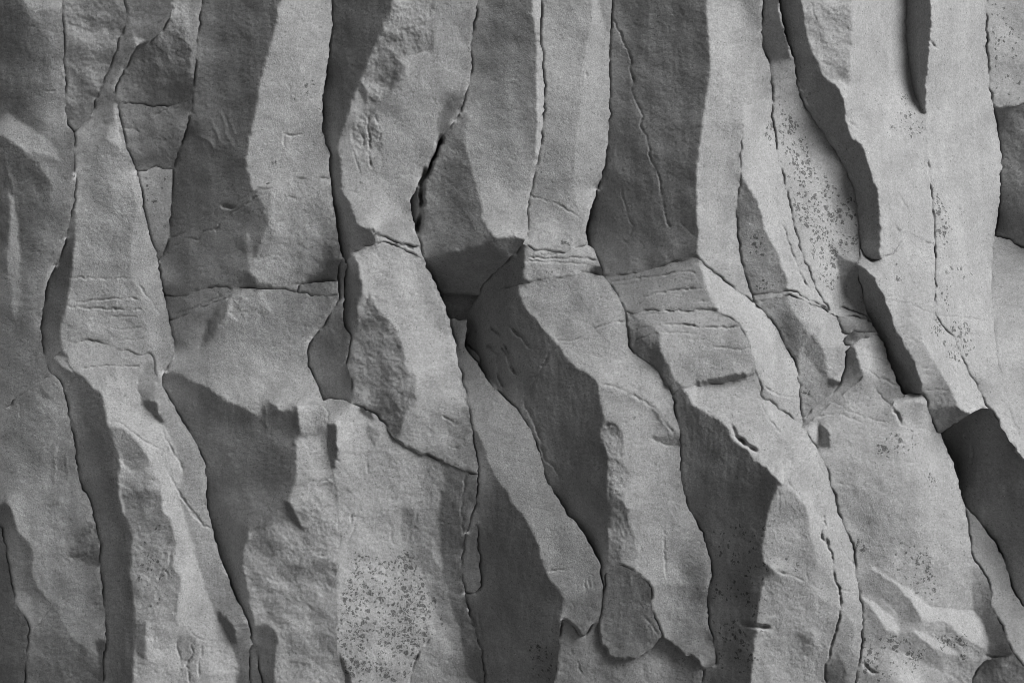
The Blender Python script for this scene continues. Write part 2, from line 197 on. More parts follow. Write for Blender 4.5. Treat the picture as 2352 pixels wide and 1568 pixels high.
 ('c4c',"b3 480,1230 670,1200 660,1250 b4 690,260 700,440 705,620 680,720 660,850 670,1000 680,1150 690,1330 720,1430 800,1680 0,1680 a4 2000,1600 2000,1130 1960,960 1915,700 1900,560 1970,370 2080,360 2190,200 b3 290,1385","b3 450,1350:132 250,1480:104 600,1350:138 a4 2250,450:124 2100,700:130 2200,900:112 2100,1000:121 2250,1200:126 2050,850:120 b4 100,300:116 300,450:118 550,250:135 500,480:131 300,650:106 450,700:100 400,850:105 550,900:125 400,1000:122 300,1120:131 450,1250:112 400,1350:112 620,1200:112 330,1400:118 500,1450:125 640,700:96 250,1500:128 560,600:136",2.0,None),
 ('c4c',"b4 265,155 300,150 350,230 410,330 440,370 400,350 330,270","b4 340,240:58",.8,None),
 ('c4c',"a4 1975,380 2080,370 2170,460 2150,540 2090,590 2000,540","a4 2050,450:98 2100,520:88",2,(.4,-.9)),
 ('c4c',"a4 2000,1130 2100,1100 2180,1200 2160,1380 2150,1500 2170,1680 2030,1680 2000,1300","a4 2080,1250:80 2090,1500:76",1.2,None),
 ('w4','*',"a4 1985,1350:80 2000,1500:76",1,None),
 ('st4','*',"b2 450,970:102 600,960:92 550,1020:80",1.5,(.2,-1)),
 ('c4c',"b4 240,620 400,600 560,590 690,640 660,720 500,700 350,780 230,720","b4 450,680:99 300,700:104 620,660:94",2.1,(.5,-.86)),
 ('c4c',"b4 290,1170 560,1160 640,1180 680,1250 660,1330 480,1330 330,1300","b4 450,1250:110 600,1230:104",1.5,None),
 # ---- recess between third and fourth
 ('c45','*',"b2 690,1150:84 720,950:60 740,1250:72 b3 650,150:80 550,200:86 600,400:95 700,300:80 620,500:84 740,400:76 500,350:88",1,None),
 # ---- fourth column
 ('c5a','*',"b1 1250,500:136 1250,700:128 1350,950:125 1100,900:122 1000,1300:128 1200,1400:120 1600,300:136 1600,100:126 1680,150:112 1560,550:140 1550,700:130 1400,1200:112 1700,500:116 b2 900,200:140 1100,400:156 850,400:142 1200,550:148 1200,250:124 1270,350:88 1300,620:132 1000,500:154",.9,None),
 ('c5a',"b1 500,-90 1135,-90 1130,0 1100,100 1050,180 1045,250 970,400 910,520 880,600 830,690 810,770 770,900 730,1000 690,1100 700,1250 720,1400 b2 705,120 725,220 780,340 830,460 800,560 790,640 800,710 740,860 500,860 500,0","b1 800,300:68 800,700:68 680,900:66 650,1400:56 950,100:74 620,600:60 b2 700,300:71 740,500:68 680,600:58",1.3,None),
 ('c5a',"b1 1110,80 1140,-90 1440,-90 1440,0 1420,110 1360,160 1200,210 1150,240 1050,240 1050,190","b1 1250,80:124 1150,210:140",2.2,None),
 ('c5a',"b1 1045,260 1200,215 1430,150 1440,400 1330,415 1150,470 1130,560 1100,700 1020,800 970,840 920,830 915,700 880,600 970,400","b1 1250,280:116 1050,550:96 1000,720:104 1100,350:112 1150,480:92 900,620:132",2.4,None),
 ('c5a',"b1 1150,470 1130,560 1100,700 1050,760 1180,620 1230,540","b1 1130,640:76 1190,540:100",1.2,None),
 ('c5a',"b1 830,690 880,640 915,700 920,830 880,780","b1 880,720:86",1,None),
 ('c5a',"b1 850,900 930,860 1000,950 1040,1100 1000,1200 900,1250 820,1200 800,1000","b1 900,1000:116 950,1150:120",2.6,None),
 ('c5a',"b1 1720,690 1640,830 1560,980 1480,1090 1465,950 1520,830 1600,740","b1 1550,900:94 1500,1000:98",1,None),
 ('c5a',"b2 1255,310 1290,230 1345,120 1400,30 1450,0 1460,300 1340,640 1290,480","b2 1300,300:58 1290,420:48",.8,None),
 ('c5a',"b2 790,640 800,560 820,490 840,485 900,520 970,515 990,560 970,645 870,675 800,712","b2 900,580:66 850,620:60 920,630:80",2.4,(.5,-.8)),
 ('c5s','*',"b2 1050,610:128 1200,680:120 1330,710:126",1.6,(.3,-.95)),
 ('c5b','*',"b2 950,750:152 1100,900:156 1150,1000:150 1300,1000:141 1200,1300:146 1450,1250:136 1400,1450:162 1000,680:150 1200,760:148 b3 1350,200:160 1450,300:166 1400,550:150 1550,500:146 1450,800:124 1650,800:106 1400,950:114 1600,1050:104 1700,1100:94 1550,250:150 1300,850:128",1.4,None),
 ('c5b',"b2 600,700 800,712 835,760 855,870 880,960 870,1060 830,1130 855,1200 840,1290 790,1345 700,1300","b2 790,900:66 770,1200:62 750,1000:60 830,1000:70",.9,None),
 ('c5b',"b2 840,1130 860,1150 930,1040 960,1100 1050,1200 1110,1270 1170,1370 b3 1190,120 1210,290 1260,350 1285,420 1290,600 1230,680 1190,760 1180,830 1150,910 1050,775 870,655 780,610 760,260 770,80 b2 790,1345 850,1290","b3 900,200:104 1000,350:100 900,500:106 1050,600:82 1100,750:74 1200,500:98 1120,250:98 b2 950,1250:90 990,1110:108",2.3,None),
 ('c5b',"b3 1150,450 1250,430 1285,560 1230,520 1180,480","b3 1220,490:112",1.5,None),
 ('c5b',"b3 1480,720 1560,740 1620,760 1720,720 1735,830 1660,880 1560,860","b3 1560,800:112 1650,840:100",1.8,None),
 ('c5c','*',"b3 750,850:150 900,1000:140 800,1150:150 1000,1200:140 1000,850:136 700,1350:140 1000,1400:138 1150,1000:124 1250,1100:118 1300,1250:114 1150,1250:128 b4 900,100:138 850,400:142 800,600:146 1000,700:146 1000,1000:141 850,1300:132 1250,300:120 1150,500:136 1250,800:132 950,1450:124 1150,1300:130",1.4,None),
 ('c5c',"b3 540,560 650,575 720,587 800,607 870,648 950,702 1030,762 1090,842 1150,907 1080,880 1000,790 900,730 680,765 600,770","b3 700,660:134 700,605:124 950,755:156 850,680:138",.4,None),
 ('c5c',"b3 810,620 870,645 950,702 1000,745 940,735 870,680","b3 910,700:84",.5,None),
 ('c5c',"b3 605,765 680,775 685,850 680,920 690,980 680,1060 665,1050 670,1190 640,1130 615,1030 607,900","b3 645,850:70 650,1000:66",1.2,None),
 ('c5c',"b3 895,790 940,790 1030,830 1000,900 970,950 940,900","b3 960,850:112",1.4,None),
 ('c5c',"b3 1420,1060 1520,1085 1525,1300 b4 1490,60 1480,300 1500,500 1500,620 1560,900 1650,1100 1720,1300 1800,1680 1380,1680 1480,1450 1400,1220 1340,900 1290,700 1220,560 1300,300 b3 1330,1300","b3 1450,1200:110 1450,1400:110 b4 1400,300:106 1400,600:98 1350,450:108 1350,800:124 1400,1000:128 1550,1050:98 1450,1150:120 1450,1350:115 1500,1500:104 1600,1400:84 1480,850:104",1.5,None),
 ('c5c',"b3 1520,1080 1600,1110 1800,1160 1800,1500 b4 1700,500 1660,750 1690,950 1760,1160 1850,1600 1700,1500 1650,1150 1560,900 1500,620 1490,500 1480,300 1500,60 b3 1525,1300","b3 1600,1250:80 1600,1450:72 1720,1250:88 1700,1400:82 b4 1580,300:76 1600,600:82 1570,800:84 1650,1000:72 1640,450:66 1700,1200:70 1770,1400:60",1.3,None),
 ('c5c',"b4 1425,390 1505,620 1500,680 1435,560","b4 1480,600:119",1.2,None),
 ('c5c',"b4 1280,630 1345,700 1405,900 1445,1160 1400,1180 1355,920","b4 1360,850:136 1410,1100:134",1.3,None),
 ('c5c',"b4 1190,190 1290,210 1300,330 1240,470 1180,420","b4 1240,320:104",1.6,None),
 ('c5c',"b4 690,1330 730,1380 760,1450 800,1568 810,1680 760,1680 740,1568 710,1430","b4 750,1480:60",1,None),
 ('c5c',"b4 1290,1390 1410,1215 1480,1300 1600,1440 1660,1680 1240,1680 1260,1500","b4 1400,1400:112 1500,1500:106 1400,1550:118",1.4,None),
 # ---- fifth column
 ('c6a','*',"b1 1900,300:88 1820,150:95 2100,200:90 1800,500:93 2000,500:96 2000,800:105 2200,600:93 1900,1100:112 2100,1100:113 2000,1400:126 2150,1400:123 2200,900:104 b2 1950,200:146 2000,400:149 2100,530:166 1900,500:152 2150,300:150",.9,None),
 ('c6a',"b1 2230,-90 2290,-90 2280,0 2275,300 2300,480 2300,900 2270,1150 2235,1320 2220,1300 2248,1100 2252,900 2248,600 2246,300 2215,100","b1 2260,100:150 2280,400:160 2290,700:168 2270,1050:160",.9,None),
 ('c6a',"b1 1740,750 1715,950 1690,1010 1690,1150 1720,1280 1760,1420 1810,1568 b2 1740,110 1790,220 1815,350 1835,470 1890,550 1900,600 1830,645 1700,680 1480,740 1355,775 1250,500 1400,0 b1 1500,1000","b1 1620,1200:82 1500,1400:88 1620,1050:98 b2 1550,250:85 1500,500:95 1650,500:90 1500,650:96 1750,560:90 1390,300:106 1600,100:84",1.4,None),
 ('c6a',"b2 1255,310 1290,220 1345,110 1400,20 1455,-10 1390,120 1357,200 1357,340 1332,480 1312,560 1270,420","b2 1330,250:40 1320,420:36 1400,80:50",.8,None),
 ('c6a',"b2 1355,765 1480,738 1700,682 1830,643 1890,565 1950,588 2060,572 2120,603 2170,600 2050,745 1950,840 1870,920 1800,1010 1795,1040 1500,1045 1400,900","b2 1650,850:50 1450,800:58 1900,700:56 2060,680:88 1950,605:72 1700,980:44 2000,650:80",1.7,(.25,-.97)),
 ('c6r','*',"b2 1650,1060:66 1650,1120:50 1620,1200:44",1.8,(.25,-.97)),
 ('c6b','*',"b3 1640,150:72 1690,350:86 1800,450:96 1800,550:112 2000,700:121 2100,900:123 2050,1150:121 2200,1100:117 1660,60:62 c3 100,800:122 200,1100:118 250,1350:112 400,1450:104 c4 250,200:115 450,400:108 550,600:105 700,600:97 450,750:112 600,800:105 600,950:92 600,1050:96 700,900:94 330,450:118",.6,None),
 ('c6b',"b3 1700,740 1730,750 1790,860 1850,1010 1910,1170 2000,1290 2060,1400 2150,1490 c3 170,1490 210,1568 c4 180,250 250,380 300,500 350,680 430,800 490,890 495,950 490,1060 470,1150 420,1680 -400,1680 b4 1600,1000 1600,500","b3 1830,1000:67 1830,1200:82 2000,1450:60 1790,1350:72 1800,900:56 b4 1900,150:66 2000,500:58 2100,900:58 1950,1200:60 2000,1450:60 1850,700:60 c4 100,700:58 300,900:60 250,1300:60 420,1000:62",.8,None),
 ('c6b',"c4 490,930 560,930 700,935 770,1000 720,1100 680,1180 630,1205 560,1110 490,1060","c4 560,960:92 600,1050:102 650,1120:92 720,1000:86",1.2,None),
 ('fl6','*',"b4 1720,720:90 1770,600:70 1740,820:84 1700,550:74",1,None),
 # ---- sixth column
 ('c7a','*',"c1 500,100:128 500,300:138 480,600:146 450,900:131 450,1100:128 400,1300:116 350,1450:108 600,200:130 c2 400,150:112 450,300:118 350,400:120 450,550:131 300,550:128",.9,None),
 ('c7a',"c1 725,-90 720,0 710,200 680,330 655,500 640,700 615,900 595,1150 580,1350 585,1568 c2 590,200 620,430 660,540 700,650 900,500 1000,-400","c1 800,200:156 760,600:156 700,1000:149 700,1300:139 840,400:148 830,900:136 c2 650,250:136 630,430:124 600,100:133 700,200:112",.7,None),
 ('c7j','*',"c2 450,840:138 400,720:140 650,720:142 250,860:138 700,780:138 b2 2050,820:42 1900,950:46 2080,900:48",1.4,None),
 ('c7j',"c2 210,600 200,700 175,850 165,890 220,940 b2 2100,970 1980,1000 1800,1130 1690,1210 1690,1100 2100,500","b2 2050,820:42 1900,950:46 2080,900:50 1780,1080:44",1,None),
 ('c7j',"c2 725,820 800,815 810,895 770,870","c2 770,845:56",1.2,(.4,-.9)),
 ('c7j',"c2 660,862 725,838 728,862","c2 710,855:50",1,(.4,-.9)),
 ('c7b','*',"c2 300,1000:118 600,1000:114 500,1150:112 700,1000:130 880,1050:136 800,1200:130 350,1250:132 600,1300:128 800,1400:135 600,1450:141 900,1500:141 940,1300:138 c3 600,250:141 800,350:151 1000,250:148 1100,350:146 1000,450:155 1200,550:150 1300,600:134",1,None),
 ('c7b',"c3 785,455 900,482 1000,532 1150,612 1230,662 1300,772 1430,905 1430,1050 c4 1500,0 1700,700 1690,1420 1500,1360 1100,1100 1000,1000 900,700 960,500 960,0 c3 960,1050 965,900 960,860 900,790 830,760 780,600","c3 900,550:126 900,700:141 1100,700:136 1000,800:148 1250,720:122 1050,950:150 1200,1000:141 1100,1200:141 1350,1100:128 1300,1300:130 1200,1450:135 1400,1250:112 c4 1150,150:141 1150,350:138 1300,300:128 1200,600:136 1400,500:118 1500,550:98 1550,700:88 1300,700:123 1100,700:142",.9,None),
 ('c7b',"c3 1150,612 1230,662 1300,772 1430,905 1400,955 1280,935 1200,880 1330,850 1230,730","c3 1250,790:106 1350,900:95 1300,920:92",1.8,None),
 ('c7b',"c4 1195,805 1300,795 1500,793 1640,790 1620,950 1630,1080 1690,1280 1690,1430 1590,1475 1560,1420 1430,1330 1270,1215 1220,1050 1200,930","c4 1250,900:130 1450,850:93 1550,900:85 1300,1000:123 1500,1050:95 1400,1150:115 1550,1200:96 1600,1400:108 1650,1200:80 1500,1270:105 1350,850:108 1270,1120:118",1,None),
 ('c7b',"c3 820,750 900,785 960,860 968,950 960,1050 990,1130 1000,1200 970,1280 960,1340 1000,1430 c4 1000,200 1000,300 1030,380 1075,460 1060,700 950,660 830,720 820,720 835,0 c3 840,1250 848,1050 830,970 800,900 795,830","c3 860,840:84 920,860:110 880,980:141 900,1130:100 930,1230:130 880,1290:141 860,1060:118 900,1400:80 c4 920,200:86 900,350:98 880,450:96 870,600:90",2.3,None),
 ('c7b',"c4 845,105 930,120 970,170 1005,210 990,290 920,350 845,345","c4 900,180:76 930,260:82",2.3,(.5,-.86)),
 ('c7b',"c4 925,560 1000,400 1075,460 1060,695 960,655","c4 1000,530:113",1,None),
 ('c7b',"b2 2165,940 2110,970 2120,1050 2160,1150 c2 160,1060 220,1170 300,1250 360,1330 430,1400 480,1470 c3 480,180 540,280 620,350 700,400 760,450 775,560 800,650 820,750 795,830 800,900 830,970 848,1050 840,1250 842,1400 c4 845,200 840,500 825,700 790,1000 700,1000 300,100 c3 0,500 b2 1650,1500 1650,1200 1900,1000","b2 1900,1100:58 2050,1050:65 1800,1200:50 1800,1300:47 b3 1900,200:58 2150,150:62 2200,400:62 1850,300:54 c3 300,300:68 450,350:75 600,500:72 400,600:72 600,800:65 400,1000:65 700,700:62 700,1100:60 600,1300:58 780,950:55 240,700:74 c4 700,200:60 800,450:55",.8,None),
 ('ch7','*',"b3 1730,210:70 1780,280:66",1,None),
 ('c7l','*',"c4 950,800:82 1000,1000:85 1100,900:80 900,1150:88 1000,1250:85 1100,1280:90 850,1320:96 1170,1150:78 840,950:88",1.3,None),
 ('c7e','*',"c4 600,1300:88 500,1200:80 700,1250:85 560,1400:92 800,1450:92 1100,1450:106 950,1420:90 1200,1400:119 1280,1350:112 1400,1450:82 1350,1380:92 1500,1500:58 1270,1250:58 650,1500:95 1000,1520:98 470,1500:88",1.5,None),
 # ---- seventh column
 ('c8a','*',"c1 1100,150:82 950,400:88 1200,500:88 1400,200:85 1500,600:80 1300,800:90 1000,700:88 1300,1100:85 1450,1300:78 1000,1300:73 900,1400:66 1300,1450:78 c2 900,200:68 800,400:65 1000,500:76 1300,300:78 1200,600:83 1400,650:86 900,700:89 1000,800:91 750,550:76",1.2,None),
 ('c8a',"c1 1620,-90 1620,0 1630,200 1650,450 1645,600 1620,750 1590,950 1570,1100 1555,1250 1540,1350 1540,1500 c2 1540,200 1545,400 1555,600 1562,745 1700,900 2000,1100 2300,1100 2300,-1300","c1 1850,150:171 1800,400:166 1950,600:160 1750,900:146 1700,1200:150 1950,300:150 2015,150:105 2050,600:150 1660,300:165 1640,1400:156 1780,1000:139 1850,1300:141 2000,20:110 2040,300:112 2090,800:150 c2 1650,200:160 1700,500:160 1750,700:158 1850,800:160 1620,650:156 1780,300:150",.9,None),
 ('c8b','*',"c2 1200,950:110 1300,1050:116 1100,1050:108 1500,900:112 1500,1080:125 1630,1100:138 950,950:104",1,None),
 ('c8b',"c2 1565,770 1600,900 1650,1050 1720,1170 1860,1262 1940,1400 1960,1568 2400,2200 2400,1000 1900,900 1650,780","c2 1750,1000:172 1900,1150:173 2000,1250:173 2100,1400:170 1680,900:168 d3 350,250:172 450,350:172 500,500:168 560,650:158 430,620:160",.6,None),
 ('c8b',"c2 1290,1150 1700,1130 1720,1175 1500,1190 1300,1185","c2 1500,1165:75 1650,1150:80",1.4,(.2,-1)),
 ('c8c','*',"c2 1500,1350:141 1700,1400:140 1800,1250:148 1400,1250:148 1150,1220:128 c3 1600,200:131 1800,150:135 1500,350:126 1800,320:123 1400,150:145 1900,300:126 1650,120:140",1,None),
 ('c8c',"c2 985,1200 1010,1212 1080,1230 1200,1290 1250,1350 1255,1430 1300,1568 c3 1320,310 1350,390 1390,460 1420,485 1352,550 1200,400 980,150","c3 1150,50:92 1040,80:76 1200,70:96 1180,200:60 1260,250:64 1300,350:72 1360,480:75 c2 1050,1260:112 1100,1400:62",1.3,None),
 ('c8c',"c3 1500,465 1700,415 1850,390 2005,373 1900,425 1750,462 1600,478","c3 1750,440:66 1900,405:62",1.3,(.2,-1)),
 ('c8c',"c3 2000,290 2030,330 2060,430 2030,440 2010,370","c3 2030,370:76",1,None),
 ('c8d','*',"c3 1700,600:160 1900,550:156 1800,700:156 2000,800:160 2100,1000:160 2200,1100:155 1850,850:148 1600,550:158 d3 150,600:156 250,850:158 400,1000:160 350,1100:150 500,1100:160 d4 700,150:176 800,200:172 900,500:166 950,700:160 980,900:158 1000,1050:155 750,560:150 780,800:150 960,1150:122 1020,1250:140 950,1350:112 900,1450:96 820,950:145",1.2,None),
 ('c8d',"d3 290,565 310,660 370,760 440,850 500,940 560,1000 620,1080 680,1250 700,1400 d4 740,260 850,250 900,500 1010,600 1000,400 900,200 d3 850,1200 720,950 600,780 390,620","d3 400,700:172 550,900:166 650,1000:168 700,1200:165 780,1300:166 850,1450:166",.6,None),
 ('c8d',"c3 1250,560 1440,500 1480,560 1530,630 1620,690 1700,740 1790,800 1810,880 1860,940 1930,970 2000,1060 2080,1110 2130,1170 2200,1240 2205,1350 2190,1450 c4 2195,200 2175,320 2155,500 2165,640 2150,740 2110,820 2110,1000 2125,1170 2105,1300 2095,1450 2095,1680 1500,1680 1500,600 1300,0","c3 1430,620:75 1500,800:72 1600,1000:75 1800,1100:70 1700,1300:62 1900,1300:58 2100,1350:55 1600,1500:60 1700,800:74 c4 1700,300:65 1900,500:62 1900,800:55 1700,1000:68 1900,1200:60 1800,1400:58 1620,900:58",1.2,None),
 ('c8d',"d4 445,10 520,50 600,130 660,230 670,400 700,500 740,640 700,720 710,860 640,760 600,780 500,720 400,690 300,600 350,200","d4 520,150:129 560,350:131 480,500:141 620,500:126 640,650:120",1.3,None),
 ('c8d',"d4 400,700 500,720 600,780 640,770 710,860 800,920 900,960 905,1020 880,1150 850,1260 820,1360 790,1420 800,1500 700,1680 200,1680 300,800","d4 500,760:116 450,880:131 600,960:135 700,1000:126 500,1100:129 700,1200:121 600,1250:94 450,1350:136 550,1450:126 700,1400:120 400,1500:140 400,740:110",1.6,None),
 ('c8d',"d4 920,1050 990,1060 1020,1250 930,1300 870,1250","d4 950,1150:122",1,None),
 ('c8d',"d4 800,1420 900,1360 950,1450 960,1568 950,1680 740,1680 790,1480","d4 850,1480:84",1.6,None),
 # ---- strip column
 ('c85a','*',"c1 2000,800:165 1950,1000:178 1950,1200:180 2050,1350:175 2100,900:155 d2 300,250:173 400,500:173 500,650:171 550,850:170 600,950:168 700,1050:165",.7,None),
 ('c85a',"d2 135,110 230,250 290,380 310,480 350,600 420,700 450,800 490,900 495,1000 480,1012 220,1048 100,1000 60,600 60,300","d2 180,300:100 150,420:78 220,480:101 250,650:112 300,700:115 300,850:106 350,950:118 170,850:98",.9,None),
 ('c85s','*',"d2 400,1045:128 650,1090:150 300,1060:120",1.4,(.3,-.95)),
 ('c85b','*',"d3 640,200:141 650,350:136 640,500:118 750,450:128 850,280:150 880,200:130 850,400:140 720,560:120 640,640:105 870,130:162 800,500:120 d2 780,1300:171 850,1380:166 700,1330:150",1.2,None),
 ('c85b',"d2 240,1085 380,1065 512,1045 510,1140 560,1210 640,1290 650,1350 610,1450 580,1568 d3 575,300 540,250 300,0","d2 380,1180:116 500,1280:96 480,1380:84 430,1110:122 560,1300:92 d3 550,150:82",1,None),
 ('c85b',"d2 515,1055 620,1085 815,1185 690,1260 600,1220 530,1150","d2 680,1170:167 580,1120:160",.6,None),
 ('c85b',"d2 690,1262 820,1188 880,1240 920,1330 945,1410 880,1440 790,1450 720,1390 680,1330","d2 780,1300:172 850,1380:166 720,1320:155",.6,None),
 ('c85b',"d3 640,70 690,80 730,140 780,190 800,300 820,420 760,400 700,300 620,230","d3 720,200:102 770,350:98 680,130:112",1.4,None),
 ('c85b',"d3 820,430 870,425 900,440 860,470 830,460","d3 860,445:66",1,None),
 ('c85b',"d3 612,730 680,660 760,590 850,530 830,560 690,750 612,805","d3 700,690:60",1,(.5,-.86)),
 # ---- lichen column
 ('c9','*',"d1 370,150:78 440,350:75 460,550:90 480,700:106 500,850:126 430,950:141 550,950:120 500,1150:156 650,1150:126 600,1350:156 750,1300:130 850,1350:102 650,1500:152 500,1350:158 d2 650,250:156 850,200:126 750,450:152 950,450:122 700,700:163 950,650:141 800,1000:160 1000,1120:132 600,450:160",.9,None),
 ('c9',"d1 -50,-90 290,-90 280,0 300,200 303,380 350,480 550,450 480,280 430,-90","d1 370,150:78 440,350:75",.8,None),
 ('c9',"d2 800,600 850,680 880,760 900,900 940,1010 1000,1075 1090,1085 1150,1100 1090,900 1050,800 960,760 870,690","d2 950,900:94 1000,1020:112 870,720:96 1040,900:78",.8,None),
 ('c9',"d2 830,1160 1000,1165 1300,1250 1300,1568 900,1568","d2 1050,1150:60 1150,1300:46 1000,1330:48 950,1400:50",1.4,None),
 ('s9a','*',"d2 950,1175:140 1080,1200:125",1,(.3,-.95)),
 ('s9b','*',"d2 1000,1230:136 1000,1290:72 1120,1270:110 1100,1305:70",1.2,(.3,-.95)),
 ('s9c','*',"d2 1050,1350:84 1000,1370:78 960,1428:140",1.5,(.3,-.95)),
 # ---- big lower block
 ('c12a','*',"d3 1100,150:141 1200,150:106 1150,250:156 1250,280:116 1200,350:146 1300,420:95 1350,530:94 1080,250:150 1130,340:150",.7,None),
 ('c12a',"d3 930,300 955,200 1000,150 1012,140 1040,230 1070,330 1092,385 1070,440 980,500 900,570 800,650 690,745 600,810 600,740 760,590 900,460","d3 1000,250:78 1000,380:96 950,480:101 850,600:108 750,710:116",.8,None),
 ('c12b','*',"d3 1150,550:136 1050,620:136 1250,650:141 1450,600:141 1520,700:146 1000,800:148 1200,850:156 1450,850:166 1550,950:172 1000,1000:150 1150,1150:148 1000,1200:143 1300,1150:158 1600,1150:166 1100,1350:126 1250,1450:122 1000,1450:131 1650,1350:161 1400,1350:146 d4 1000,100:133 1200,100:129 1350,200:128 1600,100:165 1700,300:165 1150,300:116 1300,400:121 1700,500:160 1500,550:146 1150,450:116 1400,650:139 1800,700:148 1850,900:150 1000,300:140 1050,600:132",1.2,None),
 ('c12b',"d3 1090,355 1180,400 1335,605 1330,660 1250,560 1150,450","d3 1180,450:180 1280,570:170",.8,None),
 ('c12b',"d3 600,810 740,790 755,850 740,938 700,940 640,850","d3 700,860:158",.8,None),
 ('c12b',"d3 755,780 800,820 832,850 820,942 745,942 755,860","d3 790,880:82",1,None),
 ('c12b',"d3 1330,590 1470,530 1545,540 1580,620 1500,600 1400,600 1345,650","d3 1450,560:150",.8,(.2,-1)),
 ('c12b',"d4 1150,640 1300,740 1450,825 1600,960 1800,990 1960,1000 2010,1060 2055,1140 2068,1220 2055,1310 1980,1270 1850,1180 1750,1090 1650,1080 1560,1080 1500,970 1420,860 1300,760 1180,690","d4 1500,870:175 1700,1020:170 1900,1100:178 2000,1180:178 1300,745:165 2030,1250:160",.9,None),
 ('c12b',"d4 1060,760 1170,690 1300,762 1420,862 1500,970 1555,1085 1480,1100 1380,1060 1300,950 1200,880 1080,860","d4 1200,760:119 1350,900:118 1450,1000:115 1120,830:112",.9,None),
 ('c12b',"d4 1085,885 1200,950 1300,1030 1375,1130 1350,1172 1270,1140 1200,1030 1100,910","d4 1250,1030:178 1320,1120:172",.7,None),
 ('c12b',"d4 1075,880 1100,910 1180,1010 1250,1135 1350,1190 1480,1165 1600,1255 1720,1390 1720,1480 1560,1400 1400,1330 1250,1290 1060,1290","d4 1130,1000:118 1200,1150:113 1350,1260:121 1550,1300:116 1650,1400:118",1.1,None),
 ('c12b',"d4 1470,1145 1600,1185 1720,1265 1850,1330 1750,1345 1600,1255","d4 1550,1185:172 1720,1300:168",.8,None),
 ('c12b',"d4 1560,1085 1650,1080 1750,1090 1850,1180 1980,1270 2055,1310 2000,1400 1940,1568 1900,1680 1700,1568 1720,1400 1850,1330 1720,1265 1600,1185 1480,1140","d4 1850,1250:141 1900,1350:136 1850,1450:130 1700,1180:146 1950,1450:84 1990,1360:110 1800,1520:140",2.2,None),
 ('c12b',"d4 1060,1300 1250,1300 1400,1335 1560,1405 1720,1490 1750,1680 1000,1680","d4 1200,1330:146 1350,1450:172 1600,1480:150 1150,1450:131 1150,1540:94 1450,1530:172 1250,1560:110",1.2,None),
 ('c12b',"d4 1955,690 2000,650 2060,750 2090,850 2100,970 2180,1130 2255,1310 2220,1350 2080,1345 2060,1310 2068,1220 2050,1140 1965,1000 1945,850","d4 2020,850:94 2000,730:118 2080,1050:92 2150,1200:78 2180,1320:62",1.1,None),
 # ---- dark sided column on the right
 ('c10a','*',"d1 1200,150:175 1200,400:172 1250,700:170 1150,850:166 1400,1000:172 1300,1250:172 1450,1400:170 1380,150:166 1530,1000:165 d2 1400,150:172 1400,500:172 1450,800:172 1350,950:170 1350,1150:160 1550,900:172",1,None),
 ('c10a',"d1 600,-90 1005,-90 1000,0 1020,200 1000,400 985,660 900,630 840,630 770,580 720,450 660,320 640,200","d1 700,100:150 850,100:140 750,300:126 900,300:141 900,500:136 800,500:160 680,320:158",2.0,None),
 ('c10a',"d1 300,-90 600,-90 600,0 640,200 660,320 720,450 770,580 830,640 900,680 940,800 960,950 1000,1080 1060,1110 1110,1200 1140,1320 1180,1450 d2 1190,150 1215,280 1225,450 1225,600 1222,765 1160,768 1062,685 900,700 800,0","d1 540,150:62 620,450:68 700,650:72 850,850:62 900,1100:66 1050,1300:60 1100,1450:62 d2 1100,200:62 1130,500:72 1130,650:79",.8,None),
 ('c10b','*',"d2 1400,800:172 1350,950:170 1400,1200:165 d3 1450,120:150 1580,400:138 1650,520:126 1700,590:112 1600,150:186 1750,350:183 1850,500:186 1930,600:185",1,None),
 ('c10b',"d3 1500,0 1560,130 1640,280 1720,400 1770,500 1835,625 1600,665 1560,545 1450,200 1350,0","d3 1450,120:149 1580,400:138 1650,520:126 1700,590:112",1.1,None),
 ('c10b',"d3 1600,667 1800,627 1835,640 1900,690 2000,660 2000,700 1680,850","d3 1720,720:74 1680,790:72 1850,690:80 1780,660:84",1.4,(.4,-.9)),
 ('c10b',"d2 1060,770 1100,760 1215,770 1215,840 1130,845 1100,850","d2 1150,800:150",.8,None),
 ('c10b',"d2 1020,780 1040,790 1110,850 1180,910 1210,980 1260,1060 1300,1170 1350,1320 1420,1450 1480,1568 d3 1420,150 1480,270 1530,400 1560,530 1400,560 1200,300 1000,-100","d2 1130,1050:54 1250,1250:54 1350,1450:54 1080,850:58 d3 1350,250:52 1450,450:52",1.8,None),
 ('c11','*',"d1 1850,200:172 1800,500:166 1950,700:172 1850,1000:172 1850,1300:172 1650,150:178 1680,550:166 d2 1850,200:172 1900,500:172 1900,800:175 1900,1100:172 1950,1350:175 1700,600:165 d3 1950,200:175 2050,400:170 2150,600:166 2250,800:166 2000,450:140 2200,850:150",1,None),
 ('c11',"d1 1380,-90 1620,-90 1620,0 1625,200 1610,400 1585,600 1580,800 1582,935 1480,720 1400,500","d1 1520,200:68 1520,500:67 1550,800:68",.7,None),
 ('c11',"d3 1935,410 1990,470 2060,590 2115,690 2060,685 2000,660 1980,580 1960,500","d3 2010,580:72",1,None),
 ('c13a','*',"d1 2200,300:150 2250,700:146 2120,500:138 2150,800:140",1.2,None),
 ('c13b','*',"d1 2250,950:84 2250,1200:100 2280,1400:105 2180,1000:80 d2 2250,100:95 2250,300:64 2280,500:62 2200,450:60",1.9,None),
 ('c13c','*',"d2 2200,700:136 2250,800:141 2200,1000:156 2250,1300:166 2150,900:140 d3 2250,200:170 2250,500:166",.4,None),
 ('c14','*',"d3 1850,900:48 1950,1000:50 2100,900:54 2100,1200:60 2300,1150:75 2000,1300:57 1780,950:40 1900,800:44 d4 2000,100:62 2150,200:62 2250,500:65 2330,700:66",1,None),
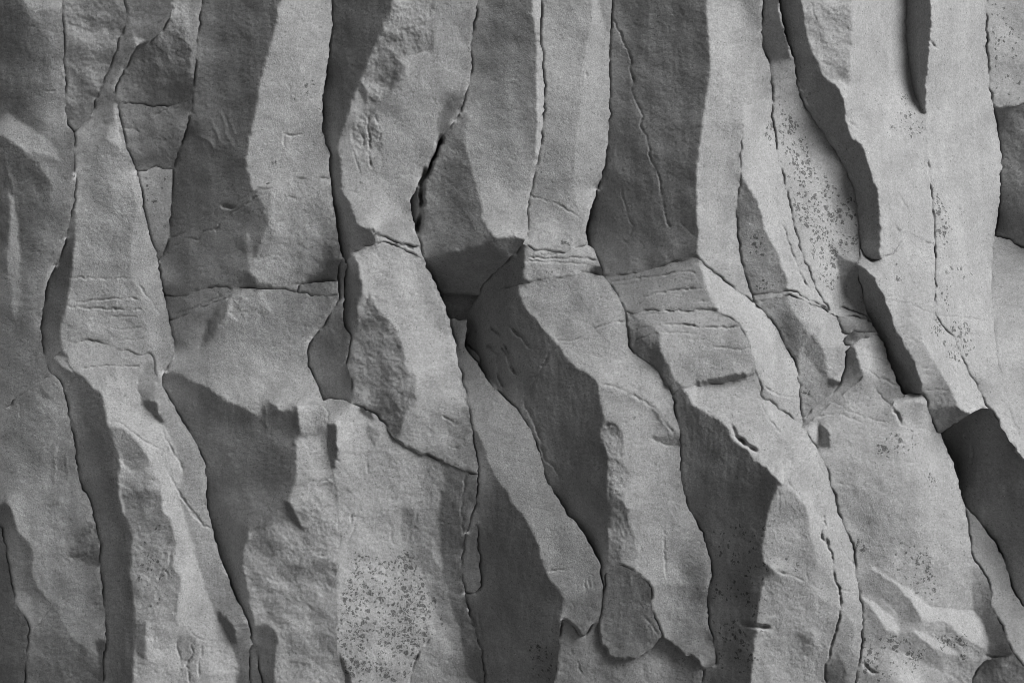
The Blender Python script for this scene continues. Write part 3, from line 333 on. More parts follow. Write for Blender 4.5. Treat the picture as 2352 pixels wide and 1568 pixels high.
 ('c15','*',"d4 1950,400:125 2050,600:136 2100,700:132 2200,900:136 2250,1100:126 2300,1250:112 1930,300:112 2170,650:104 2290,980:112 2050,480:112",.35,None),
 ('c16','*',"d4 2150,1450:84 2300,1500:80 2000,1500:78 2250,1400:92 2050,1420:62",2,None),
]

# cracks and furrows: line, half width, depth
CRACKS = [
 ("c3 785,458 900,480 1000,530 1150,610 1230,660 1300,770 1360,850",4.5,1.6),
 ("b1 1500,1070 1455,1200 1390,1350 1340,1460 b2 1370,60 1345,200 1345,340 1325,450 1318,540",7,26),
 ("a1 290,500 350,470",3,5),("a1 270,70 300,70 350,60",3,6),("a1 330,515 440,495",3,5),("a1 330,725 450,710",3,5),
 ("a1 960,1000 1040,1010 1095,1050",3,8),("a1 1210,910 1300,860 1350,840",3,6),("a1 940,980 930,1020 955,1110",3,6),
 ("a2 540,910 650,905 800,910 950,905 1050,910",2.4,6),("a2 560,1110 700,1085 850,1070 1000,1065 1085,1075",2.4,6),("a2 510,1125 650,1140 800,1145 950,1155 1110,1160",2.4,6),
 ("a2 870,1290 950,1310 1050,1300 1140,1280",2,5),("a2 930,930 930,1050 925,1140",1.6,4),("a2 820,1205 1000,1210 1110,1215",1.8,4),("a2 850,1410 950,1390 1150,1380",1.6,4),
 ("a2 1080,930 1120,1000 1190,1090 1250,1180",1.8,4),("a2 205,1172 250,1160 330,1140",3,8),
 ("a2 1740,345 1800,355 1835,345",4,9),("a2 1380,655 1460,600 1550,600 1590,545 1690,530 1720,480 1800,400 1900,350 2020,265 2090,235",1.8,5),
 ("a2 1480,310 1500,260",1.5,4),("a2 1360,1200 1500,1150 1650,1085 1750,1050",1.8,5),("a2 1830,1000 1780,1040",2,5),
 ("a2 2200,262 2260,265 2320,285",2.4,7),("a2 1640,1260 1630,1350 1590,1450",2.4,6),("b2 500,570 400,560 380,600",1.5,3),
 ("a3 630,355 700,330 850,318 950,320 1050,330 1115,300",1.8,5),("a3 510,520 550,440 570,420",3,8),("a3 520,270 560,350 580,380",3,7),
 ("a3 150,590 160,760",2.4,5),("a3 1090,400 1080,500 1110,590",2,5),("a3 860,760 950,770 1050,850 1120,900 1200,950 1280,970",2,5),
 ("a3 960,830 945,930",2,5),("a3 1250,790 1290,870 1330,960 1400,1060 1430,1160",2.4,6),("a3 1310,1130 1380,1280 1450,1380 1500,1470 1600,1560",2.4,6),("a3 930,1040 960,1080 1000,1110",2.4,6),
 ("a4 1390,40 1450,150 1520,230 1560,280 1600,330 1665,360",2.6,7),("a4 1825,1130 1880,1125 1945,1122",2,6),("a4 1055,1090 1145,1090",3,9),
 ("a4 720,960 805,955",2,5),("a4 500,580 620,575 780,540",2.4,5),("a4 230,1185 300,1110 400,975",3,6),
 ("a4 1170,790 1190,730 1230,690",2.4,5),("a4 1240,770 1270,670 1300,690 1320,780",2.4,6),("a4 1320,690 1330,600 1360,520",2.4,5),
 ("a4 1395,1220 1385,1300 1420,1400 1400,1500",3,7),("a4 1530,1220 1500,1270 1510,1340 1460,1430 1490,1560",3.4,9),("a4 1590,1270 1550,1430 1560,1520",3,7),
 ("a4 1490,1150 1560,1220 1690,1240",2.4,6),("a4 1540,1140 1600,1200",2,5),("a4 1500,1040 1570,1060",1.6,4),("a4 1580,1090 1680,1190",2,5),
 ("a4 1205,1190 1210,1300",3,6),
 ("b1 270,640 315,720 310,820",2.4,5),("b1 265,1060 330,1060 405,1050",3,8),("b1 330,1185 370,1185 405,1210",2.4,6),("b1 265,1060 265,1170",2.4,5),
 ("b1 1590,640 1630,665",3,6),("b1 850,930 840,1000 890,1100 890,1160",2.6,7),("b1 940,900 920,1000 940,1090 930,1200 950,1310",3,8),("b1 980,900 1020,1050 1010,1100 1040,1105",2.6,7),("b1 810,1140 820,1230 850,1320 870,1380",2.6,7),("b1 1030,1200 1030,1350",2,4),
 ("b1 720,1495 780,1505 860,1512",2,5),("b2 960,520 1000,570 1100,612 1200,655 1330,680",2.4,7),
 ("b2 845,1130 900,1110 925,1040",3,8),("b2 960,1050 1000,1080",2.6,6),("b2 130,450 160,490 200,500",2.6,6),("b2 270,965 350,910",2,5),
 ("b3 1460,650 1540,650",2.4,6),("b3 1490,710 1560,740 1590,760 1640,740",3,8),("b3 1600,880 1660,900 1680,870",3,7),("b3 1580,950 1640,970",3,8),("b3 1540,170 1600,130",3,6),
 ("b3 985,1050 995,1010",3,8),("b3 915,1065 920,1110 930,1165",3,9),("b3 1160,1190 1160,1250",2,4),("b3 670,1050 705,1075",3,8),("b3 1300,1460 1305,1568",2.4,6),("b3 1350,1370 1300,1440",3,6),
 ("b3 1690,1150 1680,1300 1660,1360 1665,1568",2,6),("b3 560,1225 665,1195",3,6),("b3 980,690 920,720 900,790",2,4),
 ("b4 1145,250 1110,330 1110,460 1190,510",1.8,4),("b4 1240,460 1280,340 1300,220",2.4,5),("b4 700,1220 800,1225 920,1250",1.8,4),("b4 1250,1568 1280,1430 1310,1350 1400,1220",3,10),("b4 520,575 600,570",2.4,6),("b4 610,1500 640,1530 720,1545",2.4,6),
 ("b4 800,250 830,270",6,9),("b4 790,300 800,230",4,8),("b4 1660,100 1665,300 1680,440",2,6),("b4 1785,100 1775,330",1.6,4),("b4 720,500 780,440 830,310",2.6,4),
 ("b4 1700,980 1800,1180 1820,1190 1770,960",2.6,5),
 ("b3 1880,10 1960,80 2010,170 2060,330 2100,400",5,7),("b3 1850,150 1920,210 1950,240 1950,400 1990,480",5,8),("b3 2040,10 2140,110 2200,190",5,6),("b3 1960,150 2020,250 2050,350",4,6),("b3 2350,230 2240,420 2150,580 2100,640",1.6,5),
 ("b3 2160,600 2200,720 2270,850 2300,1000",4,5),("b3 1700,130 1720,30 1730,-60",3,9),
 ("c1 875,140 935,240 970,340 1010,420 1030,500 1022,550 1045,640 1035,730 1100,860 1112,920 1105,975 1145,1080 1175,1170 1170,1200 1185,1255 1230,1350 1260,1450 1255,1520 c2 1265,200 1280,330 1300,450 1340,520",2.0,7),
 ("c1 1035,590 1045,650",4,9),("c1 660,540 680,610",3.6,8),("c1 1680,220 1690,300",2,4),("c1 1675,330 1685,420",2,4),("c1 1680,590 1695,650",2.4,5),
 ("c1 660,430 655,540 640,680",2,3),("c1 340,1230 340,1300",2,4),
 ("c2 230,250 330,290 450,325 550,385 625,435",2,6),("c2 230,685 350,690 420,680",2,5),("c2 300,735 400,728 500,710 550,670",2.6,7),("c2 190,740 350,750 500,755 600,745 750,765",3,9),("c2 200,780 330,775 480,785 700,800",2,5),
 ("c2 950,185 1000,420 1050,500 1000,600",3,4),("c2 960,600 1020,670",2.6,5),("c2 1070,600 1150,690",2.6,4),("c2 1410,460 1500,560 1550,610",2,4),
 ("c2 870,935 1000,920 1100,905 1250,890 1420,855 1550,870",2,6),("c2 890,975 1000,955 1100,935",1.8,4),("c2 1110,1055 1250,1025 1400,1000 1600,985",2,6),("c2 1450,1130 1550,1090 1650,1080",2,5),("c2 1290,1160 1400,1165 1600,1165",3,9),
 ("c2 1000,1205 1100,1200 1290,1185",2,5),("c2 1290,1270 1450,1270 1550,1290 1700,1290 1870,1290",3,8),("c2 1250,1340 1480,1335 1600,1365",1.8,5),("c2 1400,1290 1480,1330",1.6,4),("c2 1680,1445 1800,1455 1880,1465 1960,1455",2.2,7),("c2 1480,1390 1640,1400",1.8,4),
 ("c2 430,1395 570,1395 640,1365 720,1310 850,1265 920,1245 980,1245",1.8,6),("c2 470,1435 550,1430 590,1400",1.8,5),("c2 920,1410 1000,1430",2,4),("c2 1040,1430 1100,1380 1200,1350 1260,1340",2,5),("c2 1060,1310 1150,1290 1250,1280",2,5),
 ("c2 2080,90 2110,170 2150,270 2200,400",1.8,4),
 ("c3 1085,340 1100,400",3,5),("c3 1210,685 1245,655",2.6,6),("c3 1290,700 1320,790",2,4),("c3 1170,890 1230,910 1290,940 1400,940",3,7),("c3 830,790 860,780",4,7),
 ("c3 1820,790 1850,860 1920,920 2010,980",5,11),("c3 1990,1050 2050,1055",3,9),("c3 2050,340 2040,430 2090,490 2170,545 2250,565 2310,555",2.4,7),("c3 2040,570 2060,650 2130,770 2220,860",2.6,8),
 ("c3 150,640 200,560 300,370 380,240 450,165",1.6,5),("c3 200,600 260,760 320,900 340,1020 420,1110 480,1200",4,5),("c3 2210,1170 2240,1260",3,5),("c3 2190,1260 2190,1480",2.4,5),
 ("c4 360,690 430,690 480,680 550,685",2,7),("c4 1270,340 1290,390 1320,415",3,7),("c4 1285,420 1290,580 1310,780",2.6,4),("c4 600,740 600,840",3,5),("c4 665,740 660,850",3,6),("c4 690,740 700,840",2.4,5),("c4 725,740 730,830",3,5),("c4 470,380 495,365",2,5),
 ("c4 500,1065 560,1110 620,1200 680,1190",3,7),("c4 1135,1050 1190,1120 1250,1200",2.4,5),("c4 555,1300 600,1390 640,1490",3.4,6),("c4 1420,1480 1460,1510",3,6),("c4 1900,1110 2000,1120 2110,1135",7,9),
 ("c4 1015,690 1030,800 1040,920",2.6,-3),
 ("d1 690,20 700,120 730,180",3,5),("d1 1690,20 1700,100",2.4,5),("d1 1630,330 1670,380",4,9),("d1 1640,580 1660,760 1680,800",2.6,6),("d1 970,960 1040,1000 1080,1070",3,8),("d1 1000,960 1060,1000 1120,1060",2.6,6),("d1 1040,1020 1080,1080",3,6),
 ("d1 430,0 480,280 540,450",4,4),("d1 1350,1480 1390,1550",3,5),
 ("d2 330,110 360,190 380,260 420,370 445,405",1.8,5),("d2 455,470 490,590 540,720 600,880 650,970 690,1040",2.2,7),("d2 1270,330 1310,420 1380,575",3.4,7),("d2 1350,220 1400,300 1450,390",3,5),("d2 1380,350 1400,420",3,5),
 ("d2 1230,750 1300,720 1350,670 1380,590 1460,530",2,5),("d2 1250,1050 1350,1050 1460,1075",2,5),("d2 1260,1090 1350,1090 1460,1108",2.4,6),("d2 1490,1120 1560,1155 1660,1195 1800,1217 1960,1222 2080,1255",2.4,7),
 ("d2 1605,0 1620,200 1645,400 1650,780",4,4),("d2 1650,780 1655,1000 1670,1200",3,6),("d2 1745,900 1750,1100 1770,1300",2,4),("d2 1790,990 1810,1200",2,4),("d2 1700,500 1720,650",2,4),("d2 1750,1330 1950,1350 2120,1370",1.6,4),
 ("d2 1065,685 1120,740 1160,768 1222,765",4,10),("d2 1200,980 1250,1050",3,6),("d2 480,1380 560,1350 660,1340",2,4),("d2 250,1290 100,1330",1,2),
 ("d3 1055,240 1150,255 1250,280 1300,290",2.4,6),("d3 1075,325 1180,390 1250,430 1360,470",2.4,6),("d3 910,700 980,725 1080,760 1130,758",2.2,6),("d3 960,675 1100,715 1200,750 1300,772",2.2,6),("d3 700,740 800,700 900,690",2.4,6),("d3 1330,660 1370,720 1390,780",4,7),("d3 1450,800 1560,815 1660,835",2.4,6),("d3 1450,800 1460,860",3,6),
 ("d3 1580,512 1700,508 1770,512",2.2,6),("d3 1640,1110 1790,1130",1.8,5),("d3 1400,1065 1540,1085",1.6,4),("d3 860,1230 1030,1275",1.4,4),("d3 1770,270 1790,340 1840,400",3,5),("d3 1750,150 1830,230",3,6),("d3 1540,340 1640,345",2,5),("d3 1560,385 1640,390",2,5),
 ("d3 70,800 110,880 170,940 260,985",5,11),("d3 220,1055 300,1052",3,8),("d3 500,1190 510,1240 540,1275",3.4,8),("d3 720,1040 760,1130 800,1195",2.2,6),("d3 690,1160 720,1245",2.2,5),("d3 560,600 540,700",2,4),("d3 830,600 930,640",3,3),
 ("d4 500,5 545,45",3,8),("d4 780,260 790,330 765,360 770,430 800,480 835,535 850,660 865,740 910,870 910,960 900,1060 860,1200 820,1350 790,1430 800,1568",3.2,15),("d4 800,430 820,500",5,12),
 ("d4 412,690 500,712 570,740 630,775",2.4,8),("d4 860,370 900,450 960,560 1010,640",2.2,6),("d4 1000,590 1030,680",3,8),("d4 800,880 800,940",2.4,7),("d4 690,790 700,800",8,10),("d4 640,690 650,770",3,6),
 ("d4 1600,960 1680,970 1740,980",2.4,7),("d4 1830,1000 1900,985 1965,1000",2.4,7),("d4 1850,1100 1880,1180 1950,1240",3,7),("d4 1880,630 1945,605 1945,550",2.6,6),("d4 1690,1240 1800,1245 1900,1290",3,6),("d4 1100,1410 1150,1470 1200,1490",5,6),("d4 2050,1350 2120,1365 2220,1350",4,10),
 ("d4 2150,500 2170,560 2190,600",4,9),("d4 920,840 1000,845 1050,850",2,5),
 ("d3 1900,720 2000,800 2030,830",3,4),("d3 1870,850 1930,900 1950,1050",4,5),
]
# bumps raised from the face: line, half width, height
RIDGES = [
 ("a1 1640,930 1700,1040 1720,1130 1690,1200",5,5),("a1 1730,870 1760,960 1790,1080 1830,1160",5,4),("a1 1550,1060 1620,1090 1690,1180",6,6),("a1 1780,900 1820,1000 1850,1060",4,4),
 ("d4 600,1190 680,1180 700,1260 640,1290",18,10),("a1 30,1200 60,1350 120,1500",6,4),("a3 430,930 430,1100 420,1250",5,3),("a3 520,1000 530,1200",4,3),
 ("a3 1500,480 1520,600 1520,720",5,3),("a3 2080,620 2090,760 2100,830",5,4),("b3 1300,1380 1360,1370",5,4),
]
# dark lichen: region, how dense
LICHEN = [
 ("b4 760,620 830,480 900,560 1000,560 1080,640 1180,500 1290,540 1330,700 1400,860 1440,1060 1460,1200 1330,1300 1300,1420 1200,1560 760,1560 690,1300 680,1000 740,860",.50),
 ("b4 740,720 900,700 900,1500 760,1480 700,1000",.56),("b4 1180,760 1300,800 1340,1000 1360,1200 1190,1260 1180,1000",.60),
 ("b4 1280,640 1340,720 1480,930 1560,1150 1500,1200 1420,1000 1330,860",.45),
 ("d1 400,680 500,780 560,900 640,1050 700,1250 830,1400 1000,1540 d2 1020,250 1060,460 1060,660 950,760 880,760 900,1000 800,1000 720,850 650,640 560,420 490,150 d1 470,1300 440,1100",.52),
 ("d1 310,960 400,980 410,1150 330,1170 300,1050",.48),("d1 480,1250 660,1250 740,1500 520,1530",.58),
 ("d2 190,520 320,520 330,760 170,720",.42),("d2 190,900 400,900 400,1000 240,1010",.40),
 ("d1 1360,680 1560,800 1590,1060 1450,1050 1360,900",.36),("d1 1170,900 1500,950 1540,1100 1380,1200 1250,1200",.3),
 ("d2 1640,150 1800,420 1790,700 1650,660",.42),("d2 1690,800 1960,780 2060,860 1800,980 1800,1200 1680,1180",.40),("d2 1560,1210 1960,1230 1980,1568 1720,1560",.42),("d2 1200,750 1400,780 1400,980 1220,960",.36),
 ("d1 2080,0 2352,0 2352,820 2140,820 2090,600",.36),
 ("d3 1120,860 1500,760 1520,960 1380,1060 1150,1050",.38),("d3 1560,1130 1680,1150 1680,1300 1570,1260",.44),("d4 1000,400 1140,400 1130,560 1010,570",.5),("d4 1350,450 1650,470 1700,960 1450,850 1300,620",.40),
 ("d4 1060,1180 1400,1190 1600,1300 1500,1500 1200,1560 1060,1480",.44),("d4 1650,1170 1950,1180 1900,1400 1700,1330",.46),("d4 380,420 560,440 620,700 420,720",.34),
 ("c1 2060,900 2160,960 2170,1180 2070,1150",.5),("c1 1180,180 1420,380 1520,560 1180,620",.25),("c1 1200,50 1270,50 1250,180 1190,150",.4),
 ("c2 440,590 520,590 600,660 560,680 450,640",.44),("c2 340,820 520,830 520,890 340,900",.42),("c4 400,500 780,480 760,640 400,660",.3),("c4 1600,300 2150,300 2100,1500 1700,1500 1620,900",.36),
 ("d3 590,440 690,440 690,580 600,560",.5),("d3 890,590 1000,560 980,640 880,660",.44),("c4 220,1230 440,1250 430,1560 240,1560",.42),
 ("a2 1090,90 1330,100 1300,400 1150,350",.4),("a1 2030,1250 2260,1150 2200,1400 2050,1480",.36),("b1 420,620 560,600 580,900 300,820",.34),("a4 1060,300 1380,300 1400,1000 1060,1000",.3),
]
# ------------------------------------------------------------------ things: name, label, category, group, parts
GC = "rock columns of the cliff"
GS = "loose stones wedged in the cliff"
BIAS = [9,3,-1,11,10,-6,1,-1,11,16,6,3,-3,6,0,-1,-1,13,6,4,6,-5,-2,-10,1,9,18,6,6,1,3,6,-2,7,7,-7,4,1,13,9,1,0,14,2,-2,0,-2,12,2,6,4,-5,-6,-7,-2,9,17,2,4,0,3,11,-7,1,-1,1,-4,4,5,6,3,13,18,-1,-9,-4,9,6,0,-1,0,-13,-4,4,3,1,7,4,4,7,6,4,-11,-2,-1,3,-4,-3,-9,-5,9,10,-3,-16,-6,2,9,-1,-8,-3,-11,-8,1,26,-2,-7,-2,3,9,14,2,-7,-9,-8,-10,5,0,0,-11,-4,0,-4,-10,-13,2,2,5,-2,-7,-7,-6,12,3,20,22,-5,3,1,6,6,-4,-2,-6,-7,4,-1,-3,0,-5,-6,-2,-16,-17,3,10,1,-7,-9,-6,3,10,19,1,-11,26,2,3,0,4,5,-2,9,-15,-5,-2,-4,0,4,-1,-7,-4,-7,-1,12,10,-7,-26,-7,0,12,13,7,-5,-2,26,15,8,2,4,-9,3,-4,-7,5,0,-4,-2,0,1,-2,5,5,6,-8,7,-26,-8,-7,-2,15,16,12,5,-4,0,17,4,-6,2,12,-10,1,5,1,-7,-10,7,-6,2,-4,5,4,3,-8,-14,-1,-13,-4,1,-2,13,9,20,4,26,-1,0,1,-4,-2,-7,-3,10,2,-4,-17,3,4,-7,-4,4,-6,-17,12,-6,2,-2,6,9,6,15,5,12,0,13,26,-10,6,-3,1,-5,-7,4,4,4,-14,11,-3,4,-5,-2,3,0,-4,1,1,9,5,18,10,4,-4,3,11,-4,26,-7,5,2,-1,-3,7,-2,-5,1,-2,5,10,7,-8,-11,-8,9,-3,1,-1,6,4,7,18,6,14,9,-6,-1,-6,13,18,8,-1,3,2,-4,-3,-1,-1,4,5,4,-4,-19,26,1,1,7,6,2,6,6,16,7,1,2,0,-1,0,8,15,-7,-10,2,-8,-6,0,2,-1,-5,-1,-3,5,-4,7,22,3,2,8,0,6,8,8,1,6,-9,-8,6,12,7,9,7,15,-7,-8,-7,7,-4,-14,-2,-7,1,5,2,1,-3,4,-7,4,-4,2,-8,3,-6,-3,0,1,9,1,0,-3,7,0,-1,-3,5,-4,-2,-6,-4,-11,7,12,-5,-3,2,2,2,-1,-8,-10,8,5,-6,-1,7,-2,6,-2,-7,-1,7,-8,-1,2,-2,-2,3,-5,-9,4,10,-4,-2,-1,2,0,2,2,-4,-6,8,-10,-8,-1,2,-2,6,5,-4,2,0,5,0,4,-6,3,-10,3,4,-7,-13,3,6,8,9,-2,-2,2,-4,3,-1,-9,-6,5,6,9,4,2,-1,-8,2,11,1,-6,-1,2,2,1,3,-2,-5,5,8,12,-4,3,-5,0,4,3,2,6,-3,3,1,-8,2,-2,2,4,13,-12,-2,-4,6,2,4,-1,-6,5,-2,4,6,2,-2,9,-3,2,-7,0,3,16,8,1,2,2,4,0,1,9,-6,1]
FBIAS = [-5,9,-6,5,-6,13,-5,-15,-6,-4,-17,-11,-11,-6,-6,-3,-1,-8,20,7,15,-10,-7,-7,3,-6,21,-24,-15,-11,-29,-14,9,-11,9,-22,-8,5,0,-7,-13,-8,-7,-2,-12,-5,-6,-17,-32,-1,-5,-5,-4,-22,-17,-19,-25,6,-6,9,-14,-10,-5,-1,-14,-9,2,-11,-8,1,-14,-16,10,-9,0,-29,26,-2,-12,-17,-27,-1,7,-15,-15,-9,-18,2,-6,30,12,-14,0,-8,-2,13,1,-32,-14,32,-4,2,-3,-1,-9,-1,-1,-32,-25,0,5,4,-16,-3,5,-11,6,3,32,-8,9,-3,4,19,5,-11,17,13,-32,0,8,7,6,10,9,9,3,15,24,32,5,28,9,8,3,-32,0,27,-7,32,0,32,15,-14,11,-19,9,0,28,-25,32,16,0,27,7,14,7,11,11,20,7,3,11,12,18,32,-24,15,-20,0,18,3,12,5,32,10]
BIAS_SHAPE = (20, 30)
THINGS = [
 ("rock_column", "dark weathered column at the left edge, cut by a slanting crack below its middle", "rock column", GC, [('c1a', "column_block", ''), ('c1b', "column_block", '')]),
 ("rock_column", "narrow dark sliver of column in the bottom left corner", "rock column", GC, [('c0', "rock_column", '')]),
 ("recessed_rock", "rough recessed rock tapering downward to a point at the top left", "rock", "", [('c2', "recessed_rock", '')]),
 ("rock_column", "long column at left with a smooth pale right side and an arched crack", "rock column", GC, [('c3a', "column_block", ''), ('c3b', "column_block", '')]),
 ("recessed_rock", "three stacked recessed blocks under a rough dark hollow at upper left", "rock", "", [('c35a', "rock_block", "darkest block with a rough hollow face"), ('c35b', "rock_block", ''), ('c35c', "rock_block", "smooth pale lowest block")]),
 ("rock_column", "broad column with dark left face, pale right strip and jagged ledge lower down", "rock column", GC, [('c4a', "column_block", ''), ('c4b', "column_block", ''), ('c4s', "joint_slab", "thin slab between two cracks"), ('c4c', "column_block", "lowest block with the jagged ledge")]),
 ("wedge_stone", "thin dark upright wedge at the bottom edge, between the two left pale columns", "stone", GS, [('w4', "wedge_stone", '')]),
 ("wedge_stone", "small oblong stone wedged in a dark joint left of centre", "stone", GS, [('st4', "wedge_stone", '')]),
 ("recessed_rock", "dark recessed rock with a curved crack, tucked left of the bulging pale block", "rock", "", [('c45', "recessed_rock", '')]),
 ("rock_column", "column with a bulging pale middle block and dark lichen at its foot", "rock column", GC, [('c5a', "column_block", ''), ('c5s', "joint_slab", "thin layered slab between two joints"), ('c5b', "column_block", "bulging middle block with a rough dark left side"), ('c5c', "column_block", "lowest block with dark lichen")]),
 ("rock_column", "top centre column with a black underside and a smooth grey strip below", "rock column", GC, [('c6a', "column_block", "upper block ending in a dark underside"), ('c6r', "rock_block", ''), ('c6b', "column_block", "smooth strip beside a dark face")]),
 ("rock_flake", "small dark flake on a crack, right of the big lichen patch", "stone", GS, [('fl6', "rock_flake", '')]),
 ("rock_column", "column with a ripple marked dark left face and a layered band of cracks", "rock column", GC, [('c7a', "column_block", ''), ('c7j', "column_block", "short block with layered cracks"), ('c7b', "column_block", '')]),
 ("rock_flake", "tiny curved flake in the dark crack left of the ripple marked face", "stone", GS, [('ch7', "rock_flake", '')]),
 ("rock_slab", "dark tongue shaped slab with a rounded lower edge at bottom centre", "rock slab", "", [('c7l', "rock_slab", '')]),
 ("recessed_rock", "recessed rock along the bottom edge under the tongue shaped slab", "rock", "", [('c7e', "recessed_rock", '')]),
 ("rock_column", "wide column with a big dark cracked face on top and pale right side", "rock column", GC, [('c8a', "column_block", ''), ('c8b', "column_block", ''), ('c8c', "column_block", ''), ('c8d', "column_block", "lowest block with a broad black left face")]),
 ("rock_column", "slender pale column with a dark lens shaped facet, ending in a faceted stump", "rock column", GC, [('c85a', "column_block", ''), ('c85s', "joint_slab", ''), ('c85b', "column_block", "faceted stump")]),
 ("rock_column", "column spotted with dark lichen rings beside the black band at upper right", "rock column", GC, [('c9', "rock_column", '')]),
 ("rock_slab", "uppermost thin layered slab below the lichen spotted column", "rock slab", GS, [('s9a', "rock_slab", '')]),
 ("rock_slab", "middle slab with a shaded belly below the lichen spotted column", "rock slab", GS, [('s9b', "rock_slab", '')]),
 ("rock_slab", "lowest small dark slab in the gap above the pointed block", "rock slab", GS, [('s9c', "rock_slab", '')]),
 ("rock_column", "broad pale column at lower right with a pointed top and flowing flutes below", "rock column", GC, [('c12a', "column_block", "pointed shaded top block"), ('c12b', "column_block", '')]),
 ("rock_column", "pale column with a long black left side, broken off at a slanting underside", "rock column", GC, [('c10a', "column_block", ''), ('c10b', "column_block", "broken lowest block")]),
 ("rock_column", "pale column along the right with a tapering dark slot on its upper left", "rock column", GC, [('c11', "rock_column", '')]),
 ("rock_column", "column at the right edge, speckled on top, rough and dark below that, then smooth", "rock column", GC, [('c13a', "column_block", "pale speckled block"), ('c13b', "column_block", "dark rough block"), ('c13c', "column_block", "smooth pale block")]),
 ("rock_column", "black shaded column slanting down to the lower right corner", "rock column", GC, [('c14', "rock_column", '')]),
 ("boulder", "smooth pale rounded rock showing in the gap at the lower right", "rock", "", [('c15', "boulder", '')]),
 ("rock_slab", "rough dark rock at the bottom right corner under the fluted column", "rock", "", [('c16', "rock_slab", '')]),
]
# ------------------------------------------------------------------ raster helpers
OFF = {'a': 0.0, 'b': 1000.0, 'c': 2000.0, 'd': 2896.0, '1': 0.0, '2': 650.0, '3': 1300.0, '4': 1931.0}
K = 2352.0 / 4096.0
def parse(txt):
    """points of a traced line in cliff units; 'a1' etc. choose the window the numbers were read in"""
    win, out = 'F', []
    for t in txt.split():
        if ',' not in t:
            win = t
            continue
        p, _, tone = t.partition(':')
        x, y = (float(q) for q in p.split(','))
        if win != 'F':
            x, y = (x / 1.96 + OFF[win[0]]) * K, (y / 1.96 + OFF[win[1]]) * K
        out.append((x, y, float(tone)) if tone else (x, y))
    return np.array(out)

def curve(p, closed, n=3):
    """a soft curve through the traced points"""
    m = len(p)
    if m < 3:
        return p
    idx = np.arange(m)
    g = (lambda k: p[k % m]) if closed else (lambda k: p[np.clip(k, 0, m - 1)])
    segs = idx if closed else idx[:-1]
    p0, p1, p2, p3 = g(segs - 1), g(segs), g(segs + 1), g(segs + 2)
    ln = np.maximum(np.linalg.norm(p2 - p1, axis=1), 1e-6)[:, None]
    def tang(a, b, c):
        d = c - a
        l = np.maximum(np.linalg.norm(d, axis=1), 1e-6)[:, None]
        e1, e2 = b - a, c - b
        cs = (e1 * e2).sum(1) / np.maximum(np.linalg.norm(e1, axis=1) * np.linalg.norm(e2, axis=1), 1e-6)
        return d / l * np.clip(cs, 0, 1)[:, None]        # sharp corners stay sharp
    t1, t2 = tang(p0, p1, p2) * ln * .8, tang(p1, p2, p3) * ln * .8
    out = []
    for k in range(n):
        t = k / n
        out.append((2*t**3 - 3*t**2 + 1) * p1 + (t**3 - 2*t**2 + t) * t1 + (-2*t**3 + 3*t**2) * p2 + (t**3 - t**2) * t2)
    r = np.stack(out, 1).reshape(-1, 2)
    return r if closed else np.vstack([r, p[-1:]])

CELL = 2.2
MARG = 64
NX, NY = int(round(2352 / CELL)) + 2 * MARG, int(round(1568 / CELL)) + 2 * MARG
gx = ((np.arange(NX) - MARG + .5) * CELL).astype(np.float32)
gy = ((np.arange(NY) - MARG + .5) * CELL).astype(np.float32)
rng = np.random.default_rng(7)

_fx = np.abs(np.fft.rfftfreq(NX, CELL))[None, :]
_fy = np.abs(np.fft.fftfreq(NY, CELL))[:, None]
def noise(lx, ly=None, width=.45):
    """random relief with one typical wavelength (lx across, ly down), no grid in it"""
    ly = ly or lx
    f = np.fft.rfft2(rng.standard_normal((NY, NX)))
    r = np.hypot(_fx * lx, _fy * ly) + 1e-9
    n = np.fft.irfft2(f * np.exp(-(np.log(r) / width) ** 2 / 2), s=(NY, NX))
    return (n / n.std()).astype(np.float32)
def blur(f, n=1):
    for _ in range(n):
        p = np.pad(f, 1, mode='edge')
        f = (p[1:-1, :-2] + 2 * p[1:-1, 1:-1] + p[1:-1, 2:]) / 4
        p = np.pad(f, 1, mode='edge')
        f = (p[:-2, 1:-1] + 2 * p[1:-1, 1:-1] + p[2:, 1:-1]) / 4
    return f

# natural unevenness of every traced edge
WX = 1.0 * noise(44) + .6 * noise(17) + .2 * noise(8)
WY = 1.0 * noise(44) + .6 * noise(17) + .2 * noise(8)
PX, PY = gx[None, :] + WX, gy[:, None] + WY
CHIP = .8 * noise(13) + .5 * noise(6.5)
PXF, PYF = PX + CHIP, PY - CHIP

